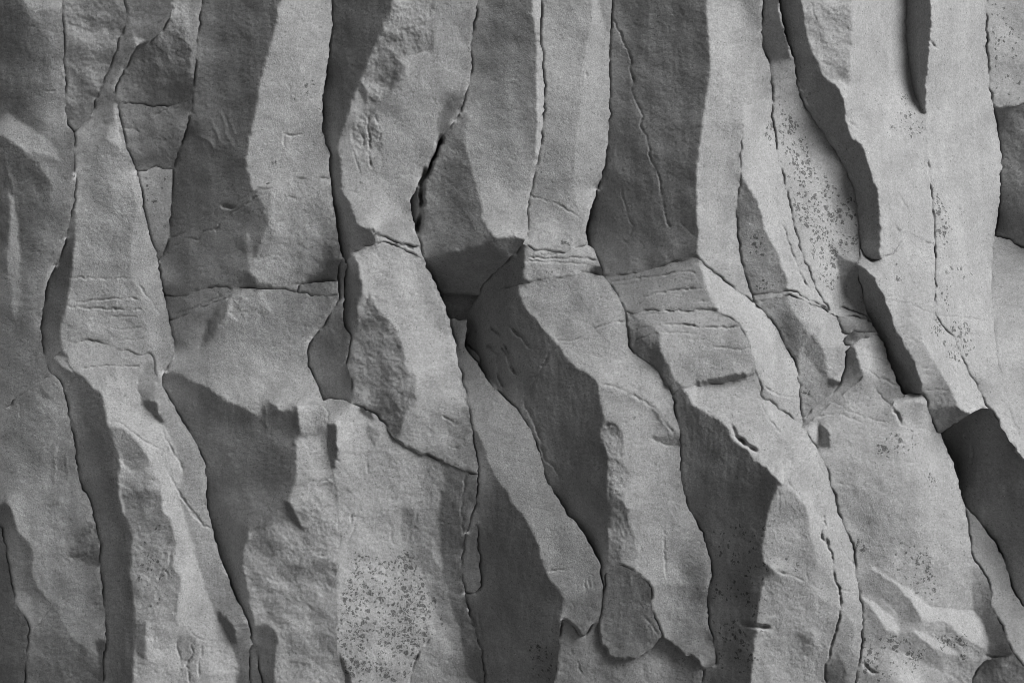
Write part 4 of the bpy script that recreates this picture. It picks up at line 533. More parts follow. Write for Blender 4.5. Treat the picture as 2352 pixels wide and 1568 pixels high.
def window(pts, pad=8.0):
    j0, j1 = np.searchsorted(gx, [pts[:, 0].min() - pad, pts[:, 0].max() + pad])
    i0, i1 = np.searchsorted(gy, [pts[:, 1].min() - pad, pts[:, 1].max() + pad])
    return slice(i0, i1), slice(j0, j1)
def inside(pts, chips=False):
    """mask of cells inside a closed line, with the window it fills"""
    sl = window(pts)
    x, y = (PXF[sl], PYF[sl]) if chips else (PX[sl], PY[sl])
    m = np.zeros(x.shape, bool)
    q = np.roll(pts, -1, 0)
    for (x0, y0), (x1, y1) in zip(pts, q):
        if y0 == y1:
            continue
        c = (y0 > y) != (y1 > y)
        if not c.any():
            continue
        m ^= c & (x < (x1 - x0) * (y - y0) / (y1 - y0) + x0)
    return sl, m
LI_ = np.array([LIGHT[0], -LIGHT[2]]) / math.hypot(LIGHT[0], LIGHT[2])
def groove(field, pts, half, depth, slit=False):
    """cut (depth > 0) a furrow along an open line, tapering to its ends"""
    seg = np.linalg.norm(np.diff(pts, axis=0), axis=1)
    cum = np.concatenate([[0], np.cumsum(seg)])
    tot = max(cum[-1], 1e-6)
    for k in range(len(pts) - 1):
        a, b = pts[k], pts[k + 1]
        sl = window(np.array([a, b]), half * 3 + 6)
        x, y = PX[sl], PY[sl]
        if x.size == 0:
            continue
        d = b - a
        t = np.clip(((x - a[0]) * d[0] + (y - a[1]) * d[1]) / max(seg[k] ** 2, 1e-6), 0, 1)
        dist = np.hypot(x - a[0] - t * d[0], y - a[1] - t * d[1])
        s = (cum[k] + t * seg[k]) / tot
        taper = np.clip(np.minimum(s, 1 - s) * tot / 14.0 + .25, 0, 1)
        if slit:      # an open crack: one wall drops straight down, the other leans into it
            side = (x - a[0] - t * d[0]) * LI_[0] + (y - a[1] - t * d[1]) * LI_[1]
            val = depth * taper * np.where(side >= -.35, np.exp(-(dist / half) ** 1.5), np.exp(-(dist / .8) ** 2))
        else:
            val = depth * taper * np.exp(-(dist / half) ** 2)
        f = field[sl]
        field[sl] = np.maximum(f, val) if depth > 0 else np.minimum(f, val)

# ------------------------------------------------------------------ which block is where
KEYS = []
ID = np.zeros((NY, NX), np.int16)
STEP = []
for key, region, over, step in BLOCKS:
    if key not in KEYS:
        KEYS.append(key)
        STEP.append(step)
    k = KEYS.index(key)
    sl, m = inside(curve(parse(region), True))
    if over:
        ok = np.zeros(len(KEYS), bool)
        for q, kk in enumerate(KEYS):
            ok[q] = any(kk.startswith(p) for p in over.split())
        m &= ok[ID[sl]]
    ID[sl][m] = k

def one_piece(idm):
    rows, par = [], []
    def find(a):
        while par[a] != a:
            par[a] = par[par[a]]
            a = par[a]
        return a
    info = []
    for i in range(idm.shape[0]):
        b = np.concatenate([[0], np.where(idm[i, 1:] != idm[i, :-1])[0] + 1, [idm.shape[1]]])
        cur = []
        for j0, j1 in zip(b[:-1], b[1:]):
            par.append(len(par))
            info.append((i, j0, j1, int(idm[i, j0])))
            cur.append(len(par) - 1)
        if rows:
            p, q, prev = 0, 0, rows[-1]
            while p < len(prev) and q < len(cur):
                A, B = info[prev[p]], info[cur[q]]
                if A[3] == B[3] and A[1] < B[2] and B[1] < A[2]:
                    par[find(prev[p])] = find(cur[q])
                if A[2] < B[2]:
                    p += 1
                else:
                    q += 1
        rows.append(cur)
    size, best = {}, {}
    for a, (i, j0, j1, k) in enumerate(info):
        r = find(a)
        size[r] = size.get(r, 0) + j1 - j0
    for r, n_ in size.items():
        k = info[r][3]
        if k not in best or n_ > size[best[k]]:
            best[k] = r
    for a, (i, j0, j1, k) in enumerate(info):
        if find(a) != best[k]:
            idm[i, j0:j1] = idm[i, j0 - 1] if j0 > 0 else idm[i, min(j1, idm.shape[1] - 1)]
for _ in range(3):
    one_piece(ID)

# ------------------------------------------------------------------ how each face is turned
def lin(t):
    t = t / 255.0
    return np.where(t <= .04045, t / 12.92, ((t + .055) / 1.055) ** 2.4)
TONE = np.full((NY, NX), 110, np.float32)
ROUGH = np.ones((NY, NX), np.float32)
LEANX = np.full((NY, NX), .93, np.float32)
LEANY = np.full((NY, NX), -.37, np.float32)
FIDX = np.full((NY, NX), -1, np.int16)
for fi, (key, region, pts, rough, lean) in enumerate(FACETS):
    k = KEYS.index(key)
    if region == '*':
        rows = np.where((ID == k).any(1))[0]
        cols = np.where((ID == k).any(0))[0]
        if len(rows) == 0:
            continue
        sl = (slice(rows[0], rows[-1] + 1), slice(cols[0], cols[-1] + 1))
        m = ID[sl] == k
    else:
        sl, m = inside(curve(parse(region), True), True)
        m = m & (ID[sl] == k)
    if not m.any():
        continue
    x = np.broadcast_to(gx[None, sl[1]], m.shape)[m]
    y = np.broadcast_to(gy[sl[0], None], m.shape)[m]
    num, den = 0, 0
    for px, py, tone in parse(pts):
        w = 1.0 / ((x - px) ** 2 + (y - py) ** 2 + 150.0) ** 1.5
        num, den = num + w * tone, den + w
    TONE[sl][m] = num / den
    ROUGH[sl][m] = rough
    FIDX[sl][m] = fi
    lx, ly = lean or (.93, -.37)
    LEANX[sl][m] = lx
    LEANY[sl][m] = ly

TONE = np.interp(TONE, [30, 50, 62, 75, 85, 95, 115, 140, 165, 180, 190], [28, 47, 65, 76, 86, 102, 127, 152, 174, 191, 200]).astype(np.float32)
# a face reaches right up to the joint: the last cells before a joint follow the face behind them
near = np.zeros((NY, NX), bool)
near[:, 1:] |= ID[:, 1:] != ID[:, :-1]
near[:, :-1] |= ID[:, 1:] != ID[:, :-1]
near[1:, :] |= ID[1:, :] != ID[:-1, :]
near[:-1, :] |= ID[1:, :] != ID[:-1, :]
for _ in range(2):
    g = near.copy()
    g[:, 1:] |= near[:, :-1]
    g[:, :-1] |= near[:, 1:]
    g[1:, :] |= near[:-1, :]
    g[:-1, :] |= near[1:, :]
    near = g
open_ = near.copy()
for _ in range(4):
    got = np.zeros((NY, NX), bool)
    for di, dj in ((0, 1), (0, -1), (1, 0), (-1, 0)):
        n_id, n_op = np.roll(ID, (di, dj), (0, 1)), np.roll(open_, (di, dj), (0, 1))
        ok = open_ & ~got & ~n_op & (n_id == ID)
        for f in (TONE, ROUGH, LEANX, LEANY, FIDX):
            f[ok] = np.roll(f, (di, dj), (0, 1))[ok]
        got |= ok
    open_ &= ~got
soft_ = np.clip(blur(ROUGH, 10) - 1.45, 0, .75) / .75
TONE = TONE * (1 - soft_) + blur(TONE, 14) * soft_
# the frame's edge carried on beyond the frame, so that the cliff does not end there
def carry(f):
    i, j = np.clip(np.arange(NY), MARG, NY - MARG - 1), np.clip(np.arange(NX), MARG, NX - MARG - 1)
    return f[np.ix_(i, j)]
ID, TONE, ROUGH, LEANX, LEANY, FIDX = (carry(f) for f in (ID, TONE, ROUGH, LEANX, LEANY, FIDX))
BIASMAP = np.zeros_like(TONE)
if len(BIAS):
    bg = np.array(BIAS, np.float32).reshape(BIAS_SHAPE)
    u = np.clip((gx / 2352) * bg.shape[1] - .5, 0, bg.shape[1] - 1.001)
    v = np.clip((gy / 1568) * bg.shape[0] - .5, 0, bg.shape[0] - 1.001)
    iu, iv = u.astype(int), v.astype(int)
    fu, fv = (u - iu)[None, :], (v - iv)[:, None]
    BIASMAP = ((bg[iv][:, iu] * (1 - fu) + bg[iv][:, iu + 1] * fu) * (1 - fv) + (bg[iv + 1][:, iu] * (1 - fu) + bg[iv + 1][:, iu + 1] * fu) * fv)

# tone of bare rock in this light against the cosine to the sun
RESP_C = [-.45, -.32, -.22, -.086, .085, .289, .5, .681, .809, .886, 1.0]
RESP_V = lin(np.array([51., 54, 58, 66, 85, 113, 139, 158, 168, 174, 182])) * 2 ** (EXPOSURE + .58 - .263)
def slopes(tone, lx, ly):
    """tilt that gives a face its light, leaning along (lx, ly)"""
    target = lin(tone)
    a = lx * LIGHT[0] - ly * LIGHT[2]
    best = np.zeros_like(tone)
    s = np.linspace(-1.2, .95, 44)
    prev = None
    err = np.full(tone.shape, 9e9, np.float32)
    for v in s:
        n = math.sqrt(1 + v * v)
        c = (v * a + LIGHT[1]) / n
        e = np.interp(c, RESP_C, RESP_V)
        dd = np.abs(e - target) + .004 * abs(v)
        upd = dd < err
        err = np.where(upd, dd, err)
        best = np.where(upd, v, best)
    return best
TONE_T = TONE + BIASMAP + np.append(np.array(FBIAS, np.float32), 0)[np.where((FIDX >= 0) & (FIDX < len(FBIAS)), FIDX, len(FBIAS))]
SLOPE = slopes(np.clip(TONE_T, 30, 210), LEANX, LEANY).astype(np.float32)
GX, GY = -SLOPE * LEANX, -SLOPE * LEANY      # height gained per unit to the right / downwards

# ------------------------------------------------------------------ heights: the surface whose slopes come nearest
STEPV = np.array(STEP, np.float32)
FUSED = np.zeros((len(KEYS), len(KEYS)), np.float32)      # blocks whose faces run on into each other
for p, q in (('c4c', 'c5c'), ('c12a', 'c12b'), ('c10a', 'c11'), ('c11', 'c13c'), ('c10a', 'c10b'), ('c8b', 'c8c'), ('c8c', 'c8d'), ('c8b', 'c8d'), ('c8a', 'c8b'), ('c8a', 'c85a'), ('c85a', 'c85b'), ('c5a', 'c5s')):
    FUSED[KEYS.index(p), KEYS.index(q)] = FUSED[KEYS.index(q), KEYS.index(p)] = .6
COL = np.array([sorted({k.rstrip('abcdejlrs') if k.startswith('c') else k for k in KEYS}).index(k.rstrip('abcdejlrs') if k.startswith('c') else k) for k in KEYS])
def solve(gxf, gyf, idm, stepv, cell, h0, iters, reach=760.0, within=.04, couple=.003, firm=.25):
    sx = idm[:, 1:] == idm[:, :-1]
    sy = idm[1:, :] == idm[:-1, :]
    co = COL[idm]
    st = stepv[idm]
    jx = (h0[:, 1:] - h0[:, :-1]) - (st[:, 1:] - st[:, :-1])
    jy = (h0[:-1, :] - h0[1:, :]) - (st[:-1, :] - st[1:, :])
    rx, ry = ~sx, ~sy                                   # only along a real run of the joint, not at single steps in it
    rx = rx & (np.pad(rx, ((1, 0), (0, 0)))[:-1] | np.pad(rx, ((0, 1), (0, 0)))[1:]) if cell < 9 else rx
    ry = ry & (np.pad(ry, ((0, 0), (1, 0)))[:, :-1] | np.pad(ry, ((0, 0), (0, 1)))[:, 1:]) if cell < 9 else ry
    f = FUSED[idm[:, 1:], idm[:, :-1]]
    wx = np.where(sx, 1.0, np.where(co[:, 1:] == co[:, :-1], within, np.where((jx > 0) & rx, firm, couple)))
    wx = np.maximum(wx, f).astype(np.float32)
    f = FUSED[idm[1:, :], idm[:-1, :]]
    wy = np.where(sy, 1.0, np.where((jy > 0) & ry, firm, np.where(co[1:, :] == co[:-1, :], within, couple)))
    wy = np.maximum(wy, f).astype(np.float32)
    tx = .5 * (gxf[:, 1:] + gxf[:, :-1]) * cell + np.where(sx, 0, st[:, 1:] - st[:, :-1])
    ty = .5 * (gyf[1:, :] + gyf[:-1, :]) * cell + np.where(sy, 0, st[1:, :] - st[:-1, :])
    kap = (cell / reach) ** 2
    def A(h):
        r = kap * h
        d = wx * (h[:, 1:] - h[:, :-1])
        r[:, 1:] += d
        r[:, :-1] -= d
        d = wy * (h[1:, :] - h[:-1, :])
        r[1:, :] += d
        r[:-1, :] -= d
        return r
    b = np.zeros_like(gxf)
    b[:, 1:] += wx * tx
    b[:, :-1] -= wx * tx
    b[1:, :] += wy * ty
    b[:-1, :] -= wy * ty
    h = h0.copy()
    r = b - A(h)
    p = r.copy()
    rs = float((r * r).sum())
    for _ in range(iters):
        ap = A(p)
        al = rs / max(float((p * ap).sum()), 1e-20)
        h += al * p
        r -= al * ap
        rn = float((r * r).sum())
        p = r + (rn / max(rs, 1e-20)) * p
        rs = rn
    return h
def shrink(f, q):
    n, m = (f.shape[0] // q) * q, (f.shape[1] // q) * q
    return f[:n, :m].reshape(n // q, q, m // q, q).mean((1, 3))
def grow(f, q, shape):
    g = np.repeat(np.repeat(f, q, 0), q, 1)
    g = np.pad(g, ((0, max(0, shape[0] - g.shape[0])), (0, max(0, shape[1] - g.shape[1]))), mode='edge')
    return blur(g[:shape[0], :shape[1]], 1)
LI = np.array([LIGHT[0], -LIGHT[2]])                 # the light's direction within the picture plane
LM = float(np.linalg.norm(LI))
LI = LI / LM
def relit(h, idm, tone, gx0, gy0, cell, keep=.12):
    """the slopes h has now, turned just enough towards or away from the light to give each face its light"""
    sx = (idm[:, 1:] == idm[:, :-1])
    sy = (idm[1:, :] == idm[:-1, :])
    num, den = np.zeros_like(h), np.zeros_like(h)
    d = np.where(sx, (h[:, 1:] - h[:, :-1]) / cell, 0)
    num[:, 1:] += d
    num[:, :-1] += d
    den[:, 1:] += sx
    den[:, :-1] += sx
    gxa = np.where(den > 0, num / np.maximum(den, 1), gx0)
    num, den = np.zeros_like(h), np.zeros_like(h)
    d = np.where(sy, (h[1:, :] - h[:-1, :]) / cell, 0)
    num[1:, :] += d
    num[:-1, :] += d
    den[1:, :] += sy
    den[:-1, :] += sy
    gya = np.where(den > 0, num / np.maximum(den, 1), gy0)
    gxa = gxa * (1 - keep) + gx0 * keep
    gya = gya * (1 - keep) + gy0 * keep
    al = -(gxa * LI[0] + gya * LI[1])
    px, py = gxa + al * LI[0], gya + al * LI[1]       # the part of the slope across the light
    lim = np.minimum(1, .8 / np.maximum(np.hypot(px, py), 1e-6))
    px, py = px * lim, py * lim
    p2 = px * px + py * py
    c = np.interp(lin(tone), RESP_V, RESP_C)
    # (s LM + Ly) = c sqrt(1 + p2 + s^2), solved for s
    a_, b_, k_ = LM * LM - c * c, LM * LIGHT[1], LIGHT[1] ** 2 - c * c * (1 + p2)
    disc = np.sqrt(np.maximum(b_ * b_ - a_ * k_, 0))
    s1, s2 = (-b_ + disc) / np.where(np.abs(a_) < 1e-4, 1e-4, a_), (-b_ - disc) / np.where(np.abs(a_) < 1e-4, 1e-4, a_)
    ok1 = (np.sign(s1 * LM + LIGHT[1]) == np.sign(c)) & (np.abs(s1) < 3)
    ok2 = (np.sign(s2 * LM + LIGHT[1]) == np.sign(c)) & (np.abs(s2) < 3)
    near1 = np.abs(s1 - al) <= np.abs(s2 - al)
    s_ = np.where(ok1 & (near1 | ~ok2), s1, np.where(ok2, s2, al))
    s_ = np.clip(s_, np.where(tone < 62, -1.7, -1.25), 1.05)
    return (px - s_ * LI[0]).astype(np.float32), (py - s_ * LI[1]).astype(np.float32)

H = None
TT = np.clip(TONE_T, 30, 210).astype(np.float32)
for q, it, reps, it2 in ((16, 700, 10, 160), (8, 300, 8, 110), (4, 200, 7, 90), (2, 100, 5, 60), (1, 50, 3, 36)):
    if q > 1:
        a, b_, t_, i_ = shrink(GX, q), shrink(GY, q), shrink(TT, q), ID[q // 2::q, q // 2::q][:NY // q, :NX // q]
    else:
        a, b_, t_, i_ = GX, GY, TT, ID
    a, b_ = a.astype(np.float32), b_.astype(np.float32)
    if H is None:
        H = solve(a, b_, i_, STEPV, CELL * q, np.zeros(a.shape, np.float32), it)
    else:
        H = grow(H, 2, a.shape)
        u, v = relit(H, i_, t_, a, b_, CELL * q)
        H = solve(u, v, i_, STEPV, CELL * q, H, it)
    for _ in range(reps):
        u, v = relit(H, i_, t_, a, b_, CELL * q)
        H = solve(u, v, i_, STEPV, CELL * q, H, it2)

# ------------------------------------------------------------------ grain, breaks, furrows
H0 = H.copy()
R = blur(ROUGH, 4)
rr = np.clip(R, .3, 2.6)
H += .85 * noise(125) * np.clip(rr, .6, 2)
H += .18 * noise(54) * rr
H += .07 * noise(25) * rr
H += .05 * noise(13) * rr
H += .065 * noise(7.6) * rr
H += .11 * noise(5.6, width=.7) * np.clip(rr, .75, 1.7)
# broken faces: stepped scallops instead of a skin
brk = np.clip(R - 1.35, 0, 1.1)
sc = noise(60, 44) + .45 * noise(24, 20)
st_ = (np.floor(sc * 1.3) + np.clip(((sc * 1.3) % 1.0) * 3.0 - 2.0, 0, 1)) / 1.3
H += brk * (1.0 * st_ - .6 * sc - .45 * np.abs(noise(21)) - .28 * np.abs(noise(10.5)) + .13 * noise(6))
dark = blur(np.clip((100 - TONE) / 30, 0, 1), 3)
H += dark * (.10 * noise(8, 40) + .20 * noise(20, 80) + .08 * noise(6, 14) + .16 * noise(9) + .14 * noise(6) + .5 * noise(70, 160))
bright = blur(np.clip((TONE - 120) / 30, 0, 1), 3)
H += bright * (.06 * noise(60, 12) + .03 * noise(30, 6))
# shallow flakes broken off: flat floors with sharp rims
for lam, thr, dep in ((46, 1.1, .6), (24, 1.3, .42), (13, 1.5, .34)):
    fl = noise(lam, lam * .8, width=.6)
    H -= dep * np.clip((fl - thr) * lam / 5.0, 0, 1) * np.clip(R - .3, 0, 1.3)
# scattered pits
pits = np.zeros((NY, NX), np.float32)
for _ in range(7000):
    i, j = rng.integers(3, NY - 4), rng.integers(3, NX - 4)
    if R[i, j] < .55:
        continue
    a = rng.uniform(.35, 1.0)
    pits[i, j] = max(pits[i, j], a)
    if a > .8:
        pits[i, j + 1] = pits[i + 1, j] = a * .6
H -= 1.5 * pits
# small nicks and flakes
nick = np.zeros((NY, NX), np.float32)
for _ in range(2600):
    x, y = rng.uniform(0, 2352), rng.uniform(0, 1568)
    an, ln = rng.normal(.2, .6), rng.uniform(3, 9)
    bend = rng.normal(0, .35)
    t = np.array([-.5, 0, .5])
    p = np.stack([x + ln * t * math.cos(an) - bend * ln * t * t * math.sin(an), y + ln * t * math.sin(an) + bend * ln * t * t * math.cos(an)], 1)
    groove(nick, p, rng.uniform(1.0, 1.6), rng.uniform(.5, 1.5) * (2.2 if rng.random() < .06 else 1), True)
H -= nick * np.clip(R - .35, 0, 1)
cut = np.zeros((NY, NX), np.float32)
for line, half, depth in CRACKS:
    p = curve(parse(line), False)
    ln = np.linalg.norm(np.diff(p, axis=0), axis=1).sum()
    k = min(1.0, .35 + ln / 260.0)                # short nicks are shallow
    if half < 4:
        groove(cut, p, max(1.3, half * .45), depth * (.85 if half < 2.7 else 1.1) * k, True)
    else:
        groove(cut, p, half * .6, depth * 1.5)
H -= cut * np.clip(.85 + .4 * noise(60), .25, 1.6)
up = np.zeros((NY, NX), np.float32)
for line, half, height in RIDGES:
    groove(up, curve(parse(line), False), half * .7, height * .36)
H += up
# joints between blocks: both sides round off into the gap
soft = {('c4c', 'c5c'), ('c12a', 'c12b'), ('c10a', 'c11'), ('c7b', 'c7j'), ('c11', 'c13c'), ('c10a', 'c10b'), ('c8b', 'c8c'), ('c8c', 'c8d'), ('c8b', 'c8d'), ('c3a', 'c3b'), ('c4a', 'c4b')}
NS = np.zeros((len(KEYS), len(KEYS)), np.float32) + 1.0
for p, q in soft:
    NS[KEYS.index(p), KEYS.index(q)] = NS[KEYS.index(q), KEYS.index(p)] = .45
for p, q in (('c4c', 'c5c'), ('c12a', 'c12b'), ('c10a', 'c11'), ('c11', 'c13c')):
    NS[KEYS.index(p), KEYS.index(q)] = NS[KEYS.index(q), KEYS.index(p)] = .12
vary = np.clip(.75 + .55 * noise(90) + .2 * noise(30), .12, 2.0)
dropf = np.zeros((NY, NX), np.float32)
for k in range(len(KEYS)):
    r_, c_ = np.where((ID == k).any(1))[0], np.where((ID == k).any(0))[0]
    if len(r_) == 0:
        continue
    i0, i1, j0, j1 = max(r_[0] - 4, 0), r_[-1] + 5, max(c_[0] - 4, 0), c_[-1] + 5
    idw = ID[i0:i1, j0:j1]
    weak = np.ones(idw.shape, np.float32)            # how open the joint with the nearest neighbour is
    for q in np.unique(idw):
        if q != k and NS[k, q] < 1:
            weak = np.minimum(weak, np.where(blur((idw == q).astype(np.float32), 3) > .02, NS[k, q], 1))
    ms = blur((idw == k).astype(np.float32), 2)
    dy_, dx_ = np.gradient(blur(ms, 8))
    g = np.maximum(np.hypot(dx_, dy_), 1e-4)
    turn = np.clip((dx_ * .86 - dy_ * .5) / g * 1.3 + .1, 0, 1)
    # the left edge and the foot of a block turn into the gap, its other edges stay crisp
    d = np.clip(1 - ms, 0, .6) * 1.7 * turn * weak
    dropf[i0:i1, j0:j1] = np.where(idw == k, d, dropf[i0:i1, j0:j1])
H -= dropf * 15.0 * vary

wear = np.clip((H0 - blur(H0, 6) - .7) / 2.2, 0, 1) * np.clip(1 - blur(near.astype(np.float32), 1), 0, 1)
lich = np.zeros((NY, NX), np.float32)
for region, dens in LICHEN:
    sl, m = inside(curve(parse(region), True))
    lich[sl][m] = np.maximum(lich[sl][m], dens)
lich = blur(lich, 12)
# ------------------------------------------------------------------ materials
def rock_material():
    m = bpy.data.materials.new("grey_rock")
    m.use_nodes = True
    nt = m.node_tree
    n, l = nt.nodes, nt.links
    bsdf = n["Principled BSDF"]
    tc = n.new("ShaderNodeTexCoord")
    def noise_tex(scale, detail=4, rough=.6, vec=None):
        t = n.new("ShaderNodeTexNoise")
        t.inputs["Scale"].default_value = scale
        t.inputs["Detail"].default_value = detail
        t.inputs["Roughness"].default_value = rough
        l.new(vec or tc.outputs["Object"], t.inputs["Vector"])
        return t
    def math_node(op, a, b=None, clamp=False):
        t = n.new("ShaderNodeMath")
        t.operation = op
        t.use_clamp = clamp
        for i, v in enumerate((a, b)):
            if v is None:
                continue
            if isinstance(v, (int, float)):
                t.inputs[i].default_value = v
            else:
                l.new(v, t.inputs[i])
        return t.outputs[0]
    def ramp(x, lo, hi, a, b):
        t = n.new("ShaderNodeMapRange")
        t.inputs["From Min"].default_value = lo
        t.inputs["From Max"].default_value = hi
        t.inputs["To Min"].default_value = a
        t.inputs["To Max"].default_value = b
        l.new(x, t.inputs["Value"])
        return t.outputs["Result"]
    big = noise_tex(1.6, 3)
    mid = noise_tex(9, 5, .65)
    grain = noise_tex(75, 3, .7)
    v = math_node('MULTIPLY', ramp(big.outputs["Fac"], .3, .7, .94, 1.06), ramp(mid.outputs["Fac"], .3, .7, .95, 1.05))
    v = math_node('MULTIPLY', v, ramp(grain.outputs["Fac"], .3, .7, .80, 1.20))
    mott = noise_tex(30, 5, .75)
    v = math_node('MULTIPLY', v, ramp(mott.outputs["Fac"], .3, .7, .88, 1.12))
    # run-off streaks and cloudy stains
    mp = n.new("ShaderNodeMapping")
    mp.inputs["Scale"].default_value = (9.0, 9.0, .9)
    l.new(tc.outputs["Object"], mp.inputs["Vector"])
    streak = noise_tex(1.0, 5, .65, mp.outputs[0])
    v = math_node('MULTIPLY', v, ramp(streak.outputs["Fac"], .32, .68, .92, 1.08))
    cloud = noise_tex(3.4, 6, .7)
    v = math_node('MULTIPLY', v, ramp(cloud.outputs["Fac"], .36, .56, .91, 1.02))
    # small dark specks and a few pale crystals
    sp = n.new("ShaderNodeTexVoronoi")
    sp.inputs["Scale"].default_value = 42
    l.new(tc.outputs["Object"], sp.inputs["Vector"])
    sep = n.new("ShaderNodeSeparateColor")
    l.new(sp.outputs["Color"], sep.inputs[0])
    near = ramp(sp.outputs["Distance"], .12, .26, 1, 0)
    darksp = math_node('MULTIPLY', near, ramp(sep.outputs[0], .72, .76, 0, 1))
    pale = math_node('MULTIPLY', ramp(sp.outputs["Distance"], .07, .15, 1, 0), ramp(sep.outputs[1], .975, .98, 0, 1))
    v = math_node('MULTIPLY', v, ramp(darksp, 0, 1, 1, .6))
    # crusty lichen: broken rings and blots, only where the rock carries it
    at = n.new("ShaderNodeAttribute")
    at.attribute_name = "lichen"
    wob = noise_tex(26, 2)
    add = n.new("ShaderNodeVectorMath")
    add.operation = 'MULTIPLY_ADD'
    l.new(wob.outputs["Color"], add.inputs[0])
    add.inputs[1].default_value = (.05, .05, .05)
    l.new(tc.outputs["Object"], add.inputs[2])
    def rings(scale, thr, lo0, lo1, hi0, hi1):
        vo = n.new("ShaderNodeTexVoronoi")
        vo.inputs["Scale"].default_value = scale
        l.new(add.outputs[0], vo.inputs["Vector"])
        s = n.new("ShaderNodeSeparateColor")
        l.new(vo.outputs["Color"], s.inputs[0])
        patch = noise_tex(5.5, 3)
        chance = math_node('ADD', math_node('MULTIPLY', math_node('SUBTRACT', at.outputs["Fac"], .30), 2.2), math_node('MULTIPLY', math_node('SUBTRACT', patch.outputs["Fac"], .5), 1.7))
        chance = math_node('MULTIPLY', chance, ramp(at.outputs["Fac"], .04, .22, 0, 1))
        on = ramp(math_node('SUBTRACT', chance, math_node('ADD', s.outputs[0], thr)), -.03, .03, 0, 1)
        solid = ramp(s.outputs[1], .22, .28, 0, 1)
        rim = math_node('MULTIPLY', ramp(vo.outputs["Distance"], lo0, lo1, 0, 1), ramp(vo.outputs["Distance"], hi0, hi1, 1, 0))
        disc = ramp(vo.outputs["Distance"], hi0 - .06, hi1 - .06, 1, 0)
        shp = math_node('MAXIMUM', rim, math_node('MULTIPLY', disc, solid))
        return math_node('MULTIPLY', on, shp)
    li = math_node('MAXIMUM', rings(24, .02, .14, .26, .34, .46), rings(46, .0, .10, .18, .36, .50))
    li = math_node('MULTIPLY', li, ramp(noise_tex(90, 2).outputs["Fac"], .35, .5, .55, 1))
    v = math_node('MULTIPLY', v, ramp(li, 0, 1, 1, .34))
    # fresh pale stone on edges that have been knocked
    wat = n.new("ShaderNodeAttribute")
    wat.attribute_name = "wear"
    wmask = math_node('MULTIPLY', wat.outputs["Fac"], ramp(noise_tex(30, 4, .7).outputs["Fac"], .38, .56, 0, 1))
    v = math_node('MULTIPLY', v, ramp(wmask, 0, 1, 1, 1.30))
    v = math_node('MULTIPLY', v, ALBEDO)
    v = math_node('ADD', v, math_node('MULTIPLY', pale, .28))
    cc = n.new("ShaderNodeCombineColor")
    for i in range(3):
        l.new(v, cc.inputs[i])
    l.new(cc.outputs[0], bsdf.inputs["Base Color"])
    bsdf.inputs["Roughness"].default_value = .78
    bsdf.inputs["Specular IOR Level"].default_value = .22
    b1 = n.new("ShaderNodeBump")
    b1.inputs["Strength"].default_value = .85
    b1.inputs["Distance"].default_value = .004
    hh = math_node('ADD', noise_tex(95, 4, .75).outputs["Fac"], math_node('MULTIPLY', noise_tex(210, 2, .6).outputs["Fac"], .5))
    l.new(hh, b1.inputs["Height"])
    l.new(b1.outputs[0], bsdf.inputs["Normal"])
    return m
ALBEDO = 0.30
ROCK = rock_material()

def plain(name, grey, scale):
    m = bpy.data.materials.new(name)
    m.use_nodes = True
    n, l = m.node_tree.nodes, m.node_tree.links
    t = n.new("ShaderNodeTexNoise")
    t.inputs["Scale"].default_value = scale
    t.inputs["Detail"].default_value = 6
    mr = n.new("ShaderNodeMapRange")
    mr.inputs["To Min"].default_value = grey * .7
    mr.inputs["To Max"].default_value = grey * 1.3
    l.new(t.outputs["Fac"], mr.inputs["Value"])
    l.new(mr.outputs[0], n["Principled BSDF"].inputs["Base Color"])
    n["Principled BSDF"].inputs["Roughness"].default_value = .6
    return m

# ------------------------------------------------------------------ ground and the cliff behind the columns
def sheet(name, verts, faces, mat):
    me = bpy.data.meshes.new(name)
    me.from_pydata(verts, [], faces)
    me.materials.append(mat)
    o = bpy.data.objects.new(name, me)
    o['kind'] = 'structure'
    C.objects.link(o)
    return o
sheet("ground", [(-600, -600, 0), (600, -600, 0), (600, 600, 0), (-600, 600, 0)], [(0, 1, 2, 3)], plain("beach_gravel", .05, 3.0))
def cliff():
    n, m = 90, 60
    rs = np.random.default_rng(3)
    xs, zs = np.linspace(-9, 9, n), np.linspace(0, 10.5, m)
    bump = rs.standard_normal((m, n)) * .05
    bump = blur(bump, 1) * 2
    ver, fac = [], []
    for i in range(m):
        for j in range(n):
            ver.append((xs[j], 1.05 + bump[i, j] + .12 * math.sin(xs[j] * 5 + .6 * zs[i]), zs[i]))
    for i in range(m - 1):
        for j in range(n - 1):
            a = i * n + j
            fac.append((a, a + 1, a + n + 1, a + n))
    b0 = len(ver)
    ver += [(-9, 4, 0), (9, 4, 0), (9, 4, 10.5), (-9, 4, 10.5)]
    fac += [tuple([b0 + 3, b0 + 2] + [(m - 1) * n + j for j in range(n - 1, -1, -1)]),
            tuple([b0, b0 + 3] + [i * n for i in range(m - 1, -1, -1)]), tuple([b0 + 2, b0 + 1] + [i * n + n - 1 for i in range(m)]), (b0 + 1, b0 + 2, b0 + 3, b0)]
    return sheet("cliff_face", ver, fac, ROCK)
cliff()

